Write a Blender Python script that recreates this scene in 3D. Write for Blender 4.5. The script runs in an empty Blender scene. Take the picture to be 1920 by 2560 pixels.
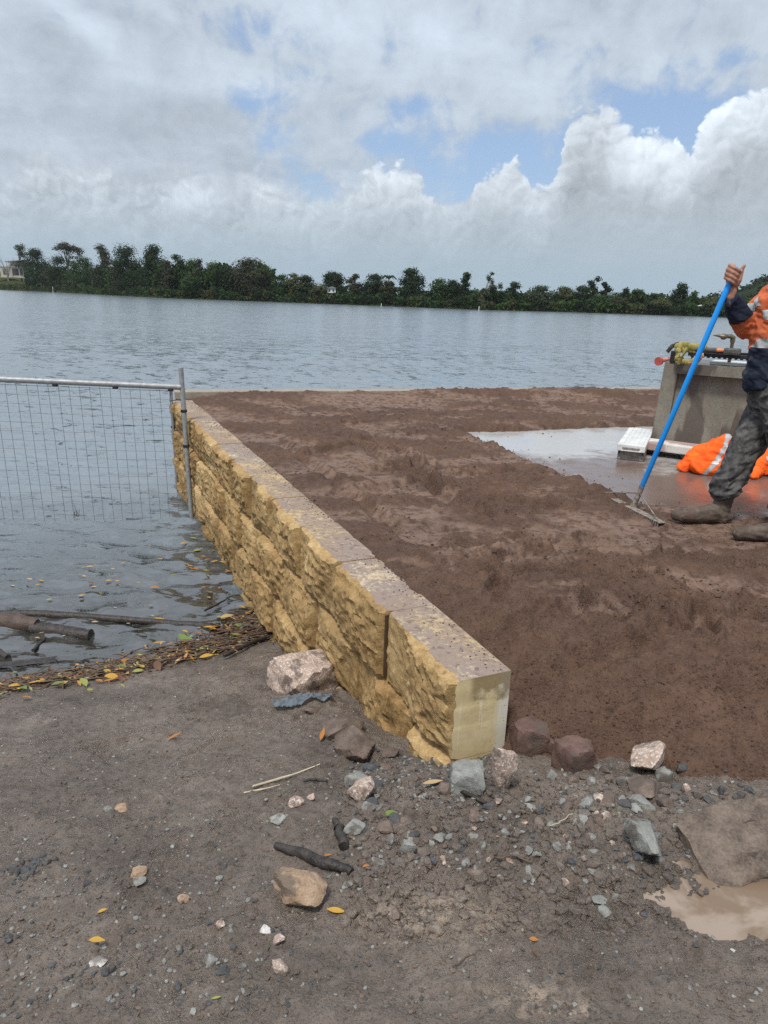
import bpy, bmesh, math, random
import numpy as np
from math import radians, sin, cos, pi, atan2, hypot
from mathutils import Vector, Matrix, noise as mnoise

random.seed(7)
S = bpy.context.scene
COL = S.collection

# ------------------------------------------------------------------ camera
F_PX, PITCH, ROLL = 1775.0, radians(16.75), radians(1.9)     # photo is 1920 x 2560
fwd = np.array([0, cos(PITCH), -sin(PITCH)])
_up = np.array([0, sin(PITCH), cos(PITCH)]); _rt = np.array([1.0, 0, 0])
rt = _rt*cos(ROLL) + _up*sin(ROLL)
up = _up*cos(ROLL) - _rt*sin(ROLL)
cam = bpy.data.cameras.new('camera')
cam.sensor_fit = 'VERTICAL'; cam.sensor_height = 24.0; cam.lens = 24.0*F_PX/2560
cam.clip_start = 0.05; cam.clip_end = 12000
cam_o = bpy.data.objects.new('camera', cam); COL.objects.link(cam_o)
M = Matrix.Identity(4)
for i in range(3):
    M[i][0], M[i][1], M[i][2] = rt[i], up[i], -fwd[i]
cam_o.matrix_world = M
S.camera = cam_o

def ray(x, y): return fwd + rt*(x-960)/F_PX - up*(y-1280)/F_PX
def onz(x, y, z):
    d = ray(x, y); return d*(z/d[2])
def ond(x, y, Y):
    d = ray(x, y); return d*(Y/d[1])
def ppm(P): return F_PX/float(np.dot(P, fwd))          # photo pixels per metre at P
def azel(x, y):
    r = ray(x, y); return math.degrees(atan2(r[0], r[1])), math.degrees(atan2(r[2], hypot(r[0], r[1])))

# ------------------------------------------------------------------ render settings
S.render.engine = 'CYCLES'
S.cycles.use_denoising = False
try: S.cycles.denoiser = 'OPENIMAGEDENOISE'
except Exception: pass
S.cycles.max_bounces = 6; S.cycles.diffuse_bounces = 3; S.cycles.glossy_bounces = 3
S.cycles.transmission_bounces = 2; S.cycles.volume_bounces = 1; S.cycles.transparent_max_bounces = 8
S.cycles.sample_clamp_direct = 5.0; S.cycles.sample_clamp_indirect = 3.0
S.cycles.caustics_reflective = False; S.cycles.caustics_refractive = False
S.view_settings.view_transform = 'Standard'
S.view_settings.look = 'None'
S.view_settings.exposure = 0.66
S.view_settings.gamma = 1.0
S.view_settings.use_curve_mapping = False

# ------------------------------------------------------------------ node helper
class NT:
    def __init__(s, tree):
        s.t = tree; s.N = tree.nodes; s.L = tree.links
    def put(s, sock, v):
        if v is None: return
        if hasattr(v, 'is_output') or isinstance(v, bpy.types.NodeSocket): s.L.new(v, sock)
        elif hasattr(sock, 'default_value'):
            if isinstance(v, (tuple, list)) and len(v) == 3 and len(sock.default_value) == 4: v = tuple(v) + (1,)
            sock.default_value = v
    def math(s, op, a, b=None, c=None, clamp=False):
        n = s.N.new('ShaderNodeMath'); n.operation = op; n.use_clamp = clamp
        s.put(n.inputs[0], a); s.put(n.inputs[1], b); s.put(n.inputs[2], c)
        return n.outputs[0]
    def vmath(s, op, a, b=None, scale=None):
        n = s.N.new('ShaderNodeVectorMath'); n.operation = op
        s.put(n.inputs[0], a); s.put(n.inputs[1], b)
        if scale is not None: s.put(n.inputs['Scale'], scale)
        return n.outputs['Value'] if op in ('DOT_PRODUCT', 'LENGTH') else n.outputs[0]
    def smooth(s, v, lo, hi, a=0.0, b=1.0):
        n = s.N.new('ShaderNodeMapRange'); n.interpolation_type = 'SMOOTHSTEP'
        s.put(n.inputs['Value'], v); s.put(n.inputs['From Min'], lo); s.put(n.inputs['From Max'], hi)
        s.put(n.inputs['To Min'], a); s.put(n.inputs['To Max'], b)
        return n.outputs[0]
    def noise(s, vec, scale, detail=5, rough=0.55, dist=0.0, lac=2.0):
        n = s.N.new('ShaderNodeTexNoise'); s.put(n.inputs['Vector'], vec)
        n.inputs['Scale'].default_value = scale; n.inputs['Detail'].default_value = detail
        n.inputs['Roughness'].default_value = rough; n.inputs['Distortion'].default_value = dist
        n.inputs['Lacunarity'].default_value = lac
        return n.outputs[0]
    def voronoi(s, vec, scale, feature='F1', out=0, rnd=1.0):
        n = s.N.new('ShaderNodeTexVoronoi'); n.feature = feature; s.put(n.inputs['Vector'], vec)
        n.inputs['Scale'].default_value = scale; n.inputs['Randomness'].default_value = rnd
        return n.outputs[out]
    def mix(s, f, a, b, mode='MIX'):
        n = s.N.new('ShaderNodeMix'); n.data_type = 'RGBA'; n.blend_type = mode
        s.put(n.inputs[0], f); s.put(n.inputs[6], a); s.put(n.inputs[7], b)
        return n.outputs[2]
    def ramp(s, f, stops):
        n = s.N.new('ShaderNodeValToRGB'); e = n.color_ramp.elements
        while len(e) < len(stops): e.new(0.5)
        for k, (p, c) in zip(e, stops):
            k.position = p; k.color = tuple(c)+(1,) if len(c) == 3 else c
        s.put(n.inputs[0], f); return n.outputs[0]
    def coord(s, which='Object'):
        return s.N.new('ShaderNodeTexCoord').outputs[which]
    def geo(s, which='Position'):
        return s.N.new('ShaderNodeNewGeometry').outputs[which]
    def sep(s, v):
        n = s.N.new('ShaderNodeSeparateXYZ'); s.put(n.inputs[0], v); return n.outputs
    def comb(s, x, y, z):
        n = s.N.new('ShaderNodeCombineXYZ'); s.put(n.inputs[0], x); s.put(n.inputs[1], y); s.put(n.inputs[2], z); return n.outputs[0]
    def bump(s, h, strength=0.5, dist=0.02, normal=None):
        n = s.N.new('ShaderNodeBump'); n.inputs['Strength'].default_value = strength
        n.inputs['Distance'].default_value = dist; s.put(n.inputs['Height'], h); s.put(n.inputs['Normal'], normal)
        return n.outputs[0]
    def scale(s, v, k):
        return s.vmath('MULTIPLY', v, k)

def new_mat(name):
    m = bpy.data.materials.new(name); m.use_nodes = True
    nt = NT(m.node_tree); nt.N.clear()
    out = nt.N.new('ShaderNodeOutputMaterial'); b = nt.N.new('ShaderNodeBsdfPrincipled')
    nt.L.new(b.outputs[0], out.inputs[0])
    return m, nt, b
def setb(nt, b, color=None, rough=None, normal=None, spec=None, metal=None, **kw):
    nt.put(b.inputs['Base Color'], color); nt.put(b.inputs['Roughness'], rough); nt.put(b.inputs['Normal'], normal)
    nt.put(b.inputs['Specular IOR Level'], spec); nt.put(b.inputs['Metallic'], metal)
    for k, v in kw.items(): nt.put(b.inputs[k], v)

# ------------------------------------------------------------------ world: sky with clouds
W = bpy.data.worlds.new('World'); S.world = W; W.use_nodes = True
nt = NT(W.node_tree); nt.N.clear()
wout = nt.N.new('ShaderNodeOutputWorld'); bg = nt.N.new('ShaderNodeBackground'); nt.L.new(bg.outputs[0], wout.inputs[0])
SKY_K = 0.10
bg.inputs['Strength'].default_value = SKY_K
SUN_EL, SUN_AZ = 62.0, 204.0          # azimuth clockwise from +Y (the view direction)
sky = nt.N.new('ShaderNodeTexSky'); sky.sky_type = 'NISHITA'; sky.sun_disc = False
sky.sun_elevation = radians(SUN_EL); sky.sun_rotation = radians(SUN_AZ); sky.air_density = 1.0; sky.dust_density = 0.6; sky.ozone_density = 2.0
D = nt.coord('Generated')
dx, dy, dz = nt.sep(D)
DEG = 180/pi
az = nt.math('MULTIPLY', nt.math('ARCTAN2', dx, dy), DEG)
el = nt.math('MULTIPLY', nt.math('ARCSINE', dz), DEG)
ae = nt.comb(az, el, 0.0)
# --- upper layer of broken stratocumulus, seen in perspective on a plane overhead
den = nt.math('ADD', nt.math('MAXIMUM', dz, 0.0), 0.10)
pl = nt.comb(nt.math('DIVIDE', dx, den), nt.math('DIVIDE', dy, den), 0.0)
pl = nt.scale(pl, (1.0, 0.8, 1.0))
n_up = nt.noise(pl, 1.15, 8, 0.55, 0.5)
n_up2 = nt.noise(nt.vmath('ADD', pl, (0.10, -0.14, 0.3)), 1.15, 8, 0.55, 0.5)
n_big = nt.noise(pl, 0.42, 3, 0.5)
n_fine = nt.noise(ae, 0.33, 8, 0.62, 0.3)
def blob(px, py, rx, ry, tilt=0.0):
    a0, e0 = azel(px, py); rx /= 31.0; ry /= 31.0
    u = nt.math('SUBTRACT', az, a0); v = nt.math('SUBTRACT', el, e0)
    c, s_ = cos(tilt), sin(tilt)
    u2 = nt.math('ADD', nt.math('MULTIPLY', u, c/rx), nt.math('MULTIPLY', v, s_/rx))
    v2 = nt.math('ADD', nt.math('MULTIPLY', u, -s_/ry), nt.math('MULTIPLY', v, c/ry))
    r2 = nt.math('ADD', nt.math('MULTIPLY', u2, u2), nt.math('MULTIPLY', v2, v2))
    return nt.math('EXPONENT', nt.math('MULTIPLY', r2, -1.0))
def total(bl):
    t = None
    for w, b in bl:
        x = nt.math('MULTIPLY', b, w); t = x if t is None else nt.math('ADD', t, x)
    return t
gaps = total([(0.42, blob(640, 250, 90, 40)), (0.46, blob(1040, 262, 80, 26)), (0.50, blob(965, 350, 70, 40)), (0.60, blob(1190, 425, 230, 100)),
              (0.85, blob(1690, 305, 190, 75)), (0.80, blob(1330, 490, 130, 70)), (0.34, blob(660, 60, 110, 60)), (0.30, blob(1860, 140, 150, 22)), (0.22, blob(1480, 120, 130, 24)),
              (0.40, blob(680, 350, 70, 40)), (0.46, blob(790, 480, 140, 50)), (0.22, blob(760, 190, 60, 18))])
cover = nt.math('ADD', nt.math('MULTIPLY', nt.math('SUBTRACT', n_fine, 0.5), 1.5), nt.math('MULTIPLY', nt.math('SUBTRACT', n_up, 0.5), 0.9))
cover = nt.math('SUBTRACT', nt.math('ADD', cover, 0.42), gaps)
m_up = nt.smooth(cover, -0.22, 0.30)
lum_up = nt.math('ADD', 0.392, nt.math('MULTIPLY', nt.math('SUBTRACT', n_up, n_up2), 0.30))
lum_up = nt.math('ADD', lum_up, nt.math('MULTIPLY', nt.math('SUBTRACT', n_big, 0.5), 0.06))
lum_up = nt.math('ADD', lum_up, nt.math('MULTIPLY', nt.math('SUBTRACT', n_fine, 0.5), 0.26))
lum_up = nt.math('ADD', lum_up, total([(-0.02, blob(120, 215, 220, 60)), (0.09, blob(210, 70, 120, 26, -0.5)), (0.09, blob(540, 220, 180, 30)), (-0.02, blob(870, 290, 200, 60)), (0.06, blob(950, 90, 250, 60)), (0.05, blob(1500, 200, 300, 50))]))
lum_up = nt.math('MULTIPLY', nt.math('MAXIMUM', lum_up, 0.2), nt.math('ADD', 0.86, nt.math('MULTIPLY', nt.math('POWER', nt.math('MAXIMUM', dz, 0.0), 1.3), 0.7)))      # an overcast sky brightens towards the zenith
c_up = nt.scale(nt.comb(nt.math('MULTIPLY', lum_up, 0.865), nt.math('MULTIPLY', lum_up, 0.99), nt.math('MULTIPLY', lum_up, 1.14)), (1/SKY_K,)*3)
blue = nt.vmath('ADD', nt.vmath('SCALE', sky.outputs[0], scale=0.36), (1.20, 1.75, 2.75))      # thin high veil over the blue
col = nt.mix(m_up, blue, c_up)
# --- cumulus towers along the horizon: a height profile over the compass plus billows
prof = [(-400, 470), (-150, 420), (0, 460), (60, 425), (110, 400), (180, 420), (250, 440), (330, 472), (400, 466), (470, 446), (540, 476), (610, 455), (660, 442), (720, 478), (800, 492), (860, 468),
        (915, 435), (975, 405), (1030, 432), (1075, 480), (1130, 492), (1175, 455), (1230, 418), (1285, 408), (1325, 468), (1355, 472), (1385, 430), (1415, 350),
        (1450, 285), (1495, 262), (1545, 290), (1600, 322), (1650, 325), (1705, 352), (1735, 360), (1765, 305), (1820, 252), (1870, 230), (1930, 215), (2150, 260), (2400, 380)]
prof = sorted(azel(x, y) for x, y in prof)
fc = nt.N.new('ShaderNodeFloatCurve'); cu = fc.mapping.curves[0]
A0, A1 = -50.0, 50.0
while len(cu.points) < len(prof): cu.points.new(0.5, 0.5)
for p, (a, e) in zip(cu.points, prof):
    p.location = ((a-A0)/(A1-A0), e/20.0); p.handle_type = 'AUTO'
fc.mapping.update()
bn = nt.noise(ae, 0.45, 4, 0.55)
bn2 = nt.noise(nt.vmath('ADD', ae, (0.0, 0.0, 7.0)), 0.45, 4, 0.55)
ae_w = nt.vmath('ADD', ae, nt.comb(nt.math('MULTIPLY', nt.math('SUBTRACT', bn, 0.5), 2.6), nt.math('MULTIPLY', nt.math('SUBTRACT', bn2, 0.5), 2.6), 0.0))
nt.put(fc.inputs['Value'], nt.math('DIVIDE', nt.math('SUBTRACT', nt.sep(ae_w)[0], A0), A1-A0))
ph = nt.math('MULTIPLY', fc.outputs[0], 20.0)
def puff(vec):
    a = nt.voronoi(vec, 0.36, 'SMOOTH_F1'); b = nt.voronoi(vec, 0.95, 'F1'); b2 = nt.voronoi(vec, 2.4, 'F1'); c = nt.noise(vec, 1.3, 7, 0.62)
    t = nt.math('ADD', nt.math('MULTIPLY', a, -1.7), nt.math('MULTIPLY', b, -1.0))
    return nt.math('ADD', nt.math('ADD', t, nt.math('MULTIPLY', b2, -0.45)), nt.math('MULTIPLY', c, 1.5))
pf = puff(ae_w)
pf2 = puff(nt.vmath('ADD', ae_w, (-0.30, 0.42, 0.0)))
hd = nt.math('ADD', nt.math('SUBTRACT', ph, el), nt.math('MULTIPLY', nt.math('ADD', pf, 0.55), 1.0))   # degrees below the cloud top
soft = nt.smooth(az, -14, 2, 2.2, 0.15)
m_cu = nt.smooth(hd, nt.math('SUBTRACT', -0.10, soft), nt.math('ADD', 0.22, nt.math('MULTIPLY', soft, 0.8)))
depth = nt.smooth(hd, 0.0, 6.0)
relief = nt.math('MULTIPLY', nt.math('SUBTRACT', pf, pf2), nt.smooth(hd, 0.0, 8.0, 0.125, 0.03))
n_cu = nt.noise(ae, 0.22, 7, 0.58, 0.4)
lum = nt.math('ADD', nt.math('MINIMUM', nt.smooth(hd, -0.3, 5.0, 0.47, 0.345), nt.smooth(az, -16, 6, 0.385, 0.52)), relief)
lum = nt.math('ADD', lum, nt.math('MULTIPLY', nt.math('SUBTRACT', n_cu, 0.5), nt.smooth(hd, 0, 7, 0.30, 0.14)))
lum = nt.math('ADD', lum, total([(0.20, blob(1640, 380, 95, 75)), (0.12, blob(1850, 270, 120, 60)), (0.13, blob(470, 470, 60, 45)), (0.09, blob(970, 430, 50, 35)), (-0.05, blob(1500, 420, 120, 140)), (0.03, blob(330, 430, 200, 60)), (-0.05, blob(1850, 470, 150, 90))]))
hz = nt.smooth(el, 0.0, 9.0)
c_cu = nt.comb(nt.math('MULTIPLY', lum, 0.91), nt.math('MULTIPLY', lum, 1.005), nt.math('MULTIPLY', lum, 1.10))
c_cu = nt.mix(nt.smooth(el, 0.5, 9.0, 0.92, 0.0), c_cu, (0.235, 0.305, 0.362))
c_cu = nt.scale(c_cu, (1/SKY_K,)*3)
col = nt.mix(m_cu, col, c_cu)
nt.put(bg.inputs[0], col)
W.cycles.sampling_method = 'MANUAL'; W.cycles.sample_map_resolution = 512

# ------------------------------------------------------------------ sun through thin cloud
sun = bpy.data.lights.new('sun', 'SUN'); sun.energy = 2.0; sun.angle = radians(10); sun.color = (1.0, 0.95, 0.87)
sun_o = bpy.data.objects.new('sun', sun); COL.objects.link(sun_o)
sd = Vector((sin(radians(SUN_AZ))*cos(radians(SUN_EL)), cos(radians(SUN_AZ))*cos(radians(SUN_EL)), sin(radians(SUN_EL))))
sun_o.rotation_euler = sd.to_track_quat('Z', 'Y').to_euler()

# ------------------------------------------------------------------ object helpers
def tag(o, label=None, cat=None, group=None, kind=None):
    if label: o['label'] = label
    if cat: o['category'] = cat
    if group: o['group'] = group
    if kind: o['kind'] = kind
    return o
def empty(name, loc=(0, 0, 0), label=None, cat=None, group=None, rotz=0.0):
    o = bpy.data.objects.new(name, None); COL.objects.link(o); o.location = Vector(tuple(map(float, loc)))
    o.rotation_euler = (0, 0, rotz); o.empty_display_size = 0.1
    return tag(o, label, cat, group)
def link(name, me, mats=None, parent=None, loc=None, local=False):
    """links a mesh; vertices are in world space unless local, then parented without moving"""
    o = bpy.data.objects.new(name, me); COL.objects.link(o)
    if mats is not None:
        for m in (mats if isinstance(mats, (list, tuple)) else [mats]):
            if len(me.materials) < (len(mats) if isinstance(mats, (list, tuple)) else 1): me.materials.append(m)
    if loc is not None: o.location = Vector(tuple(map(float, loc)))
    if parent is not None:
        o.parent = parent
        if not local:
            L = Matrix.LocRotScale(parent.location, parent.rotation_euler, None)
            if parent.parent is not None:
                L = Matrix.LocRotScale(parent.parent.location, parent.parent.rotation_euler, None) @ L
            o.matrix_parent_inverse = L.inverted()
    return o
def mesh_np(name, verts, faces, smooth=True, mat_idx=None):
    """verts (n,3), faces (m,k) numpy"""
    me = bpy.data.meshes.new(name); verts = np.asarray(verts, dtype=np.float32); faces = np.asarray(faces, dtype=np.int32)
    nv, (nf, k) = len(verts), faces.shape
    me.vertices.add(nv); me.vertices.foreach_set('co', verts.ravel())
    me.loops.add(nf*k); me.loops.foreach_set('vertex_index', faces.ravel())
    me.polygons.add(nf); me.polygons.foreach_set('loop_start', np.arange(nf, dtype=np.int32)*k)
    try: me.polygons.foreach_set('loop_total', np.full(nf, k, dtype=np.int32))
    except Exception: pass
    me.polygons.foreach_set('use_smooth', np.full(nf, smooth, dtype=bool))
    if mat_idx is not None: me.polygons.foreach_set('material_index', np.asarray(mat_idx, dtype=np.int32))
    me.update(calc_edges=True); me.validate()
    return me
def mesh_bm(name, bm, smooth=False):
    bmesh.ops.recalc_face_normals(bm, faces=bm.faces)
    me = bpy.data.meshes.new(name); bm.to_mesh(me); bm.free()
    for p in me.polygons: p.use_smooth = smooth
    if smooth: me.set_sharp_from_angle(angle=radians(50))
    return me
def bm_box(bm, c, size, R=None, bevel=0.0):
    g = bmesh.ops.create_cube(bm, size=1.0); vs = g['verts']
    for v in vs: v.co = Vector((v.co.x*size[0], v.co.y*size[1], v.co.z*size[2]))
    if bevel:
        es = list({e for v in vs for e in v.link_edges})
        r = bmesh.ops.bevel(bm, geom=es, offset=bevel, segments=2, affect='EDGES', profile=0.6)
        vs = list({v for f in r['faces'] for v in f.verts} | {v for v in vs if v.is_valid})
    T = Matrix.Translation(Vector(tuple(map(float, c)))) @ (R.to_4x4() if R is not None else Matrix.Identity(4))
    bmesh.ops.transform(bm, matrix=T, verts=vs)
    return vs
def frames(pts):
    pts = [Vector(tuple(map(float, p))) for p in pts]; out = []; nrm = None
    for i, p in enumerate(pts):
        t = (pts[min(i+1, len(pts)-1)] - pts[max(i-1, 0)]).normalized()
        if nrm is None:
            a = Vector((0, 0, 1)) if abs(t.z) < 0.9 else Vector((0, 1, 0)); nrm = (a - t*a.dot(t)).normalized()
        else:
            nrm = (nrm - t*nrm.dot(t)); nrm = nrm.normalized() if nrm.length > 1e-6 else t.orthogonal().normalized()
        out.append((p, t, nrm, t.cross(nrm)))
    return out
def bm_tube(bm, pts, radii, seg=10, caps=True, round_ends=False, ell=None):
    """swept tube; radii float or list; ell = list of (ra, rb) scale along the frame's two axes"""
    if not isinstance(radii, (list, tuple)): radii = [radii]*len(pts)
    fr = frames(pts)
    if round_ends:
        p0, t0, a0, b0 = fr[0]; p1, t1, a1, b1 = fr[-1]; r0, r1 = radii[0], radii[-1]
        pre = [(p0 - t0*r0*sin(radians(q)), t0, a0, b0) for q in (75, 40)]; post = [(p1 + t1*r1*sin(radians(q)), t1, a1, b1) for q in (40, 75)]
        rp = [r0*cos(radians(q)) for q in (75, 40)]; rq = [r1*cos(radians(q)) for q in (40, 75)]
        if ell: ell = [ell[0]]*2 + list(ell) + [ell[-1]]*2
        fr = pre+fr+post; radii = rp+list(radii)+rq
    rings = []
    for i, ((p, t, a, b), r) in enumerate(zip(fr, radii)):
        ea, eb = ell[i] if ell else (1, 1)
        rings.append([bm.verts.new(p + a*(cos(2*pi*k/seg)*r*ea) + b*(sin(2*pi*k/seg)*r*eb)) for k in range(seg)])
    for A_, B_ in zip(rings[:-1], rings[1:]):
        for k in range(seg): bm.faces.new((A_[k], A_[(k+1) % seg], B_[(k+1) % seg], B_[k]))
    if caps:
        bm.faces.new(rings[0][::-1]); bm.faces.new(rings[-1])
    return rings
def tube_mesh(name, pts, radii, seg=10, smooth=True, **k):
    bm = bmesh.new(); bm_tube(bm, pts, radii, seg, **k); return mesh_bm(name, bm, smooth)
def box_mesh(name, c, size, R=None, bevel=0.0):
    bm = bmesh.new(); bm_box(bm, c, size, R, bevel); return mesh_bm(name, bm)
def evaluated(o, name):
    dg = bpy.context.evaluated_depsgraph_get(); me = bpy.data.meshes.new_from_object(o.evaluated_get(dg)); me.name = name
    return me
def remeshed(bm, voxel, smooth_it=4, name='skin'):
    me = bpy.data.meshes.new(name); bmesh.ops.recalc_face_normals(bm, faces=bm.faces); bm.to_mesh(me); bm.free()
    o = bpy.data.objects.new(name, me); COL.objects.link(o)
    md = o.modifiers.new('r', 'REMESH'); md.mode = 'VOXEL'; md.voxel_size = voxel; md.use_smooth_shade = True
    if smooth_it:
        sm = o.modifiers.new('s', 'SMOOTH'); sm.iterations = smooth_it; sm.factor = 0.5
    bpy.context.view_layer.update()
    out = evaluated(o, name); bpy.data.objects.remove(o); bpy.data.meshes.remove(me)
    return out

# ------------------------------------------------------------------ numpy noise
def _hash(ix, iy, seed):
    h = (ix.astype(np.int64)*374761393 + iy.astype(np.int64)*668265263 + seed*144665) & 0xFFFFFFFF
    h = ((h ^ (h >> 13))*1274126177) & 0xFFFFFFFF
    return (h ^ (h >> 16)) & 0xFFFFFFFF
def perlin(x, y, seed=0):
    x = np.asarray(x, float); y = np.asarray(y, float)
    ix = np.floor(x); iy = np.floor(y); fx = x-ix; fy = y-iy
    ux = fx*fx*fx*(fx*(fx*6-15)+10); uy = fy*fy*fy*(fy*(fy*6-15)+10)
    def g(ox, oy):
        a = _hash(ix+ox, iy+oy, seed)/4294967296.0*2*pi
        return np.cos(a)*(fx-ox) + np.sin(a)*(fy-oy)
    a = g(0, 0)*(1-ux)+g(1, 0)*ux; b = g(0, 1)*(1-ux)+g(1, 1)*ux
    return (a*(1-uy)+b*uy)*1.45
def fbm(x, y, s, octv=4, seed=0, gain=0.5, ridged=False):
    t = 0; a = 1.0; n = 0
    for o in range(octv):
        p = perlin(x*s+17.3*o, y*s-9.1*o, seed+o)
        if ridged: p = 1-2*np.abs(p)
        t = t + a*p; n += a; a *= gain; s *= 2.03
    return t/n
def sstep(a, b, x):
    t = np.clip((np.asarray(x, float)-a)/(b-a), 0, 1); return t*t*(3-2*t)

# ------------------------------------------------------------------ site frame
TOP = -1.45                       # top of the retaining wall; the camera is the origin
WATER = -2.62
A = np.array([0.3415, 2.5233]); DIR = np.array([-0.4093, 0.9124]); PERP = np.array([0.9124, 0.4093])
WALL_L = 8.05
def s_of(x, y): return (x-A[0])*DIR[0] + (y-A[1])*DIR[1]
def q_of(x, y): return (x-A[0])*PERP[0] + (y-A[1])*PERP[1]
def wpt(s, q, z=0.0): return np.array([A[0]+DIR[0]*s+PERP[0]*q, A[1]+DIR[1]*s+PERP[1]*q, z])
TOE = np.array([0.60, 2.60]); TN = np.array([0.39, 0.921])         # foot of the sand slope and its inward normal
def base_ground(x, y):
    x = np.asarray(x, float); y = np.asarray(y, float); s = s_of(x, y)
    z = -1.86 - 0.271*s
    neg = -np.minimum(s, 0)
    z = np.where(s < 0, -1.86 + 0.34*(1-np.exp(-neg*0.271/0.34)), z)
    return np.maximum(z, -3.6)
PUD = [(1.36, 1.69, 0.46, 0.15, 0.06), (0.80, 1.67, 0.20, 0.055, 0.035), (0.98, 1.60, 0.16, 0.05, 0.03), (0.52, 2.02, 0.06, 0.035, 0.03), (0.115, 2.05, 0.06, 0.03, 0.02)]
MUDPRINTS = [(-0.75, 2.9, 0.15, 0.055, 0.9), (-0.35, 3.25, 0.15, 0.055, 1.2), (-0.95, 3.5, 0.15, 0.055, 1.0), (-0.55, 3.9, 0.14, 0.055, 1.5), (-0.1, 2.6, 0.14, 0.05, 0.4), (-0.45, 2.2, 0.15, 0.055, 0.7), (0.1, 1.75, 0.14, 0.05, 0.2), (-1.3, 3.0, 0.15, 0.055, 0.6), (-0.2, 3.55, 0.13, 0.05, 1.8), (-0.7, 1.75, 0.14, 0.05, 1.1)]
def near0(x, y): return np.exp(-((x+0.5)**2+(y-3)**2)/12)
def ground_z(x, y):
    x = np.asarray(x, float); y = np.asarray(y, float)
    z = base_ground(x, y); q = q_of(x, y); s = s_of(x, y)
    z = z + 0.020*fbm(x, y, 1.6, 3, 3) + 0.012*fbm(x, y, 6.0, 4, 5) + (0.030*np.maximum(0, fbm(x*0.8+y*0.3, y*1.2, 3.4, 3, 6, 0.5, True)-0.1) + 0.014*fbm(x, y, 8.0, 4, 7, 0.6, True))*near0(x, y)*sstep(3.1, 2.3, s)
    near = np.exp(-((x-0.3)**2+(y-2)**2)/9)
    # churned clods in front of the sand
    cl = np.exp(-(((x-0.45)/0.55)**2 + ((y-2.08)/0.33)**2))
    z = z + cl*(0.045*fbm(x, y, 8.0, 4, 11, 0.6, True) + 0.018)
    rid = np.exp(-(((x-0.62-(y-1.75)*(-1.0))/0.10)**2 + ((y-1.75)/0.20)**2))
    z = z + rid*(0.05+0.04*fbm(x, y, 16.0, 2, 21))
    z = z + near*(0.0125*fbm(x, y, 16.0, 4, 8, 0.55, True) + 0.0125*np.maximum(0, fbm(x, y, 34.0, 2, 14)) + 0.012*np.maximum(0, fbm(x, y, 9.0, 3, 16)-0.1))
    lumps = sstep(0.15, 0.6, fbm(x, y, 1.1, 2, 31)+0.25)
    z = z + near*lumps*0.012*np.maximum(0, fbm(x, y, 15.0, 2, 33))
    for (px, py, rx, ry, dp) in PUD:
        r2 = ((x-px)/rx)**2 + ((y-py)/ry)**2
        z = z - dp*np.exp(-r2*1.2) + 0.012*np.exp(-r2*0.45)*fbm(x, y, 13.0, 3, 37, 0.6)
    for (px, py, l_, w_, t_) in MUDPRINTS:
        r_ = ellip(x, y, (px, py, l_, w_, t_)) + 0.15*fbm(x, y, 14.0, 2, 141)
        z = z - 0.016*sstep(1.1, 0.75, r_) + 0.010*np.exp(-((r_-1.25)/0.2)**2)
    # worn hollow along the foot of the wall
    z = z - 0.03*np.exp(-((q+0.06)/0.12)**2)*sstep(-0.1, 0.3, s)*sstep(3.0, 1.5, s)
    return z
KA = np.array([-2.97, 9.98]); KD = np.array([0.9523, 0.3052]); KN = np.array([-0.3052, 0.9523])   # river kerb
SLAB = [(np.array([0.95, 8.23]), np.array([2.0, 5.25])), (np.array([2.0, 5.25]), np.array([2.75, 5.0])), (np.array([2.75, 5.0]), np.array([5.5, 4.9]))]
def slab_in(x, y):
    """metres inside the bare wet slab (positive inside)"""
    r = np.full(np.shape(x), 9.0)
    P = [(0.80, 8.33), (1.93, 5.25), (2.75, 5.02), (6.5, 4.7), (8.5, 11.2)]
    n = len(P)
    for i in range(n):
        x0, y0 = P[i]; x1, y1 = P[(i+1) % n]; L = hypot(x1-x0, y1-y0)
        r = np.minimum(r, ((x1-x0)*(y-y0)-(y1-y0)*(x-x0))/L)
    return r
SLAB_Z = -1.495
PRINTS = [(1610, 1540, 0.15, 0.058, -1.0), (1760, 1575, 0.15, 0.06, 1.35), (1620, 1440, 0.12, 0.05, -0.9), (1850, 1430, 0.14, 0.055, -0.5), (1700, 1395, 0.13, 0.05, 0.2), (1480, 1350, 0.13, 0.05, 0.4), (1240, 1480, 0.13, 0.05, 1.2), (1130, 1080, 0.15, 0.06, 0.7), (880, 1060, 0.15, 0.06, 0.5)]
PRINTS = [(onz(a, b, -1.47)[0], onz(a, b, -1.47)[1], l, w, t) for a, b, l, w, t in PRINTS]
SMOOTH = [(850, 1160, 0.55, 0.28, 0.5), (900, 1230, 0.5, 0.22, 0.4), (1130, 1160, 0.35, 0.15, 0.4), (1250, 1400, 0.45, 0.18, 0.1), (950, 1010, 1.2, 0.5, 0.2), (1500, 1310, 0.5, 0.25, -0.3), (1700, 1450, 0.3, 0.14, -0.4), (1000, 1290, 0.4, 0.2, 0.3)]
SMOOTH = [(onz(a, b, -1.47)[0], onz(a, b, -1.47)[1], l, w, t) for a, b, l, w, t in SMOOTH]
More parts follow.
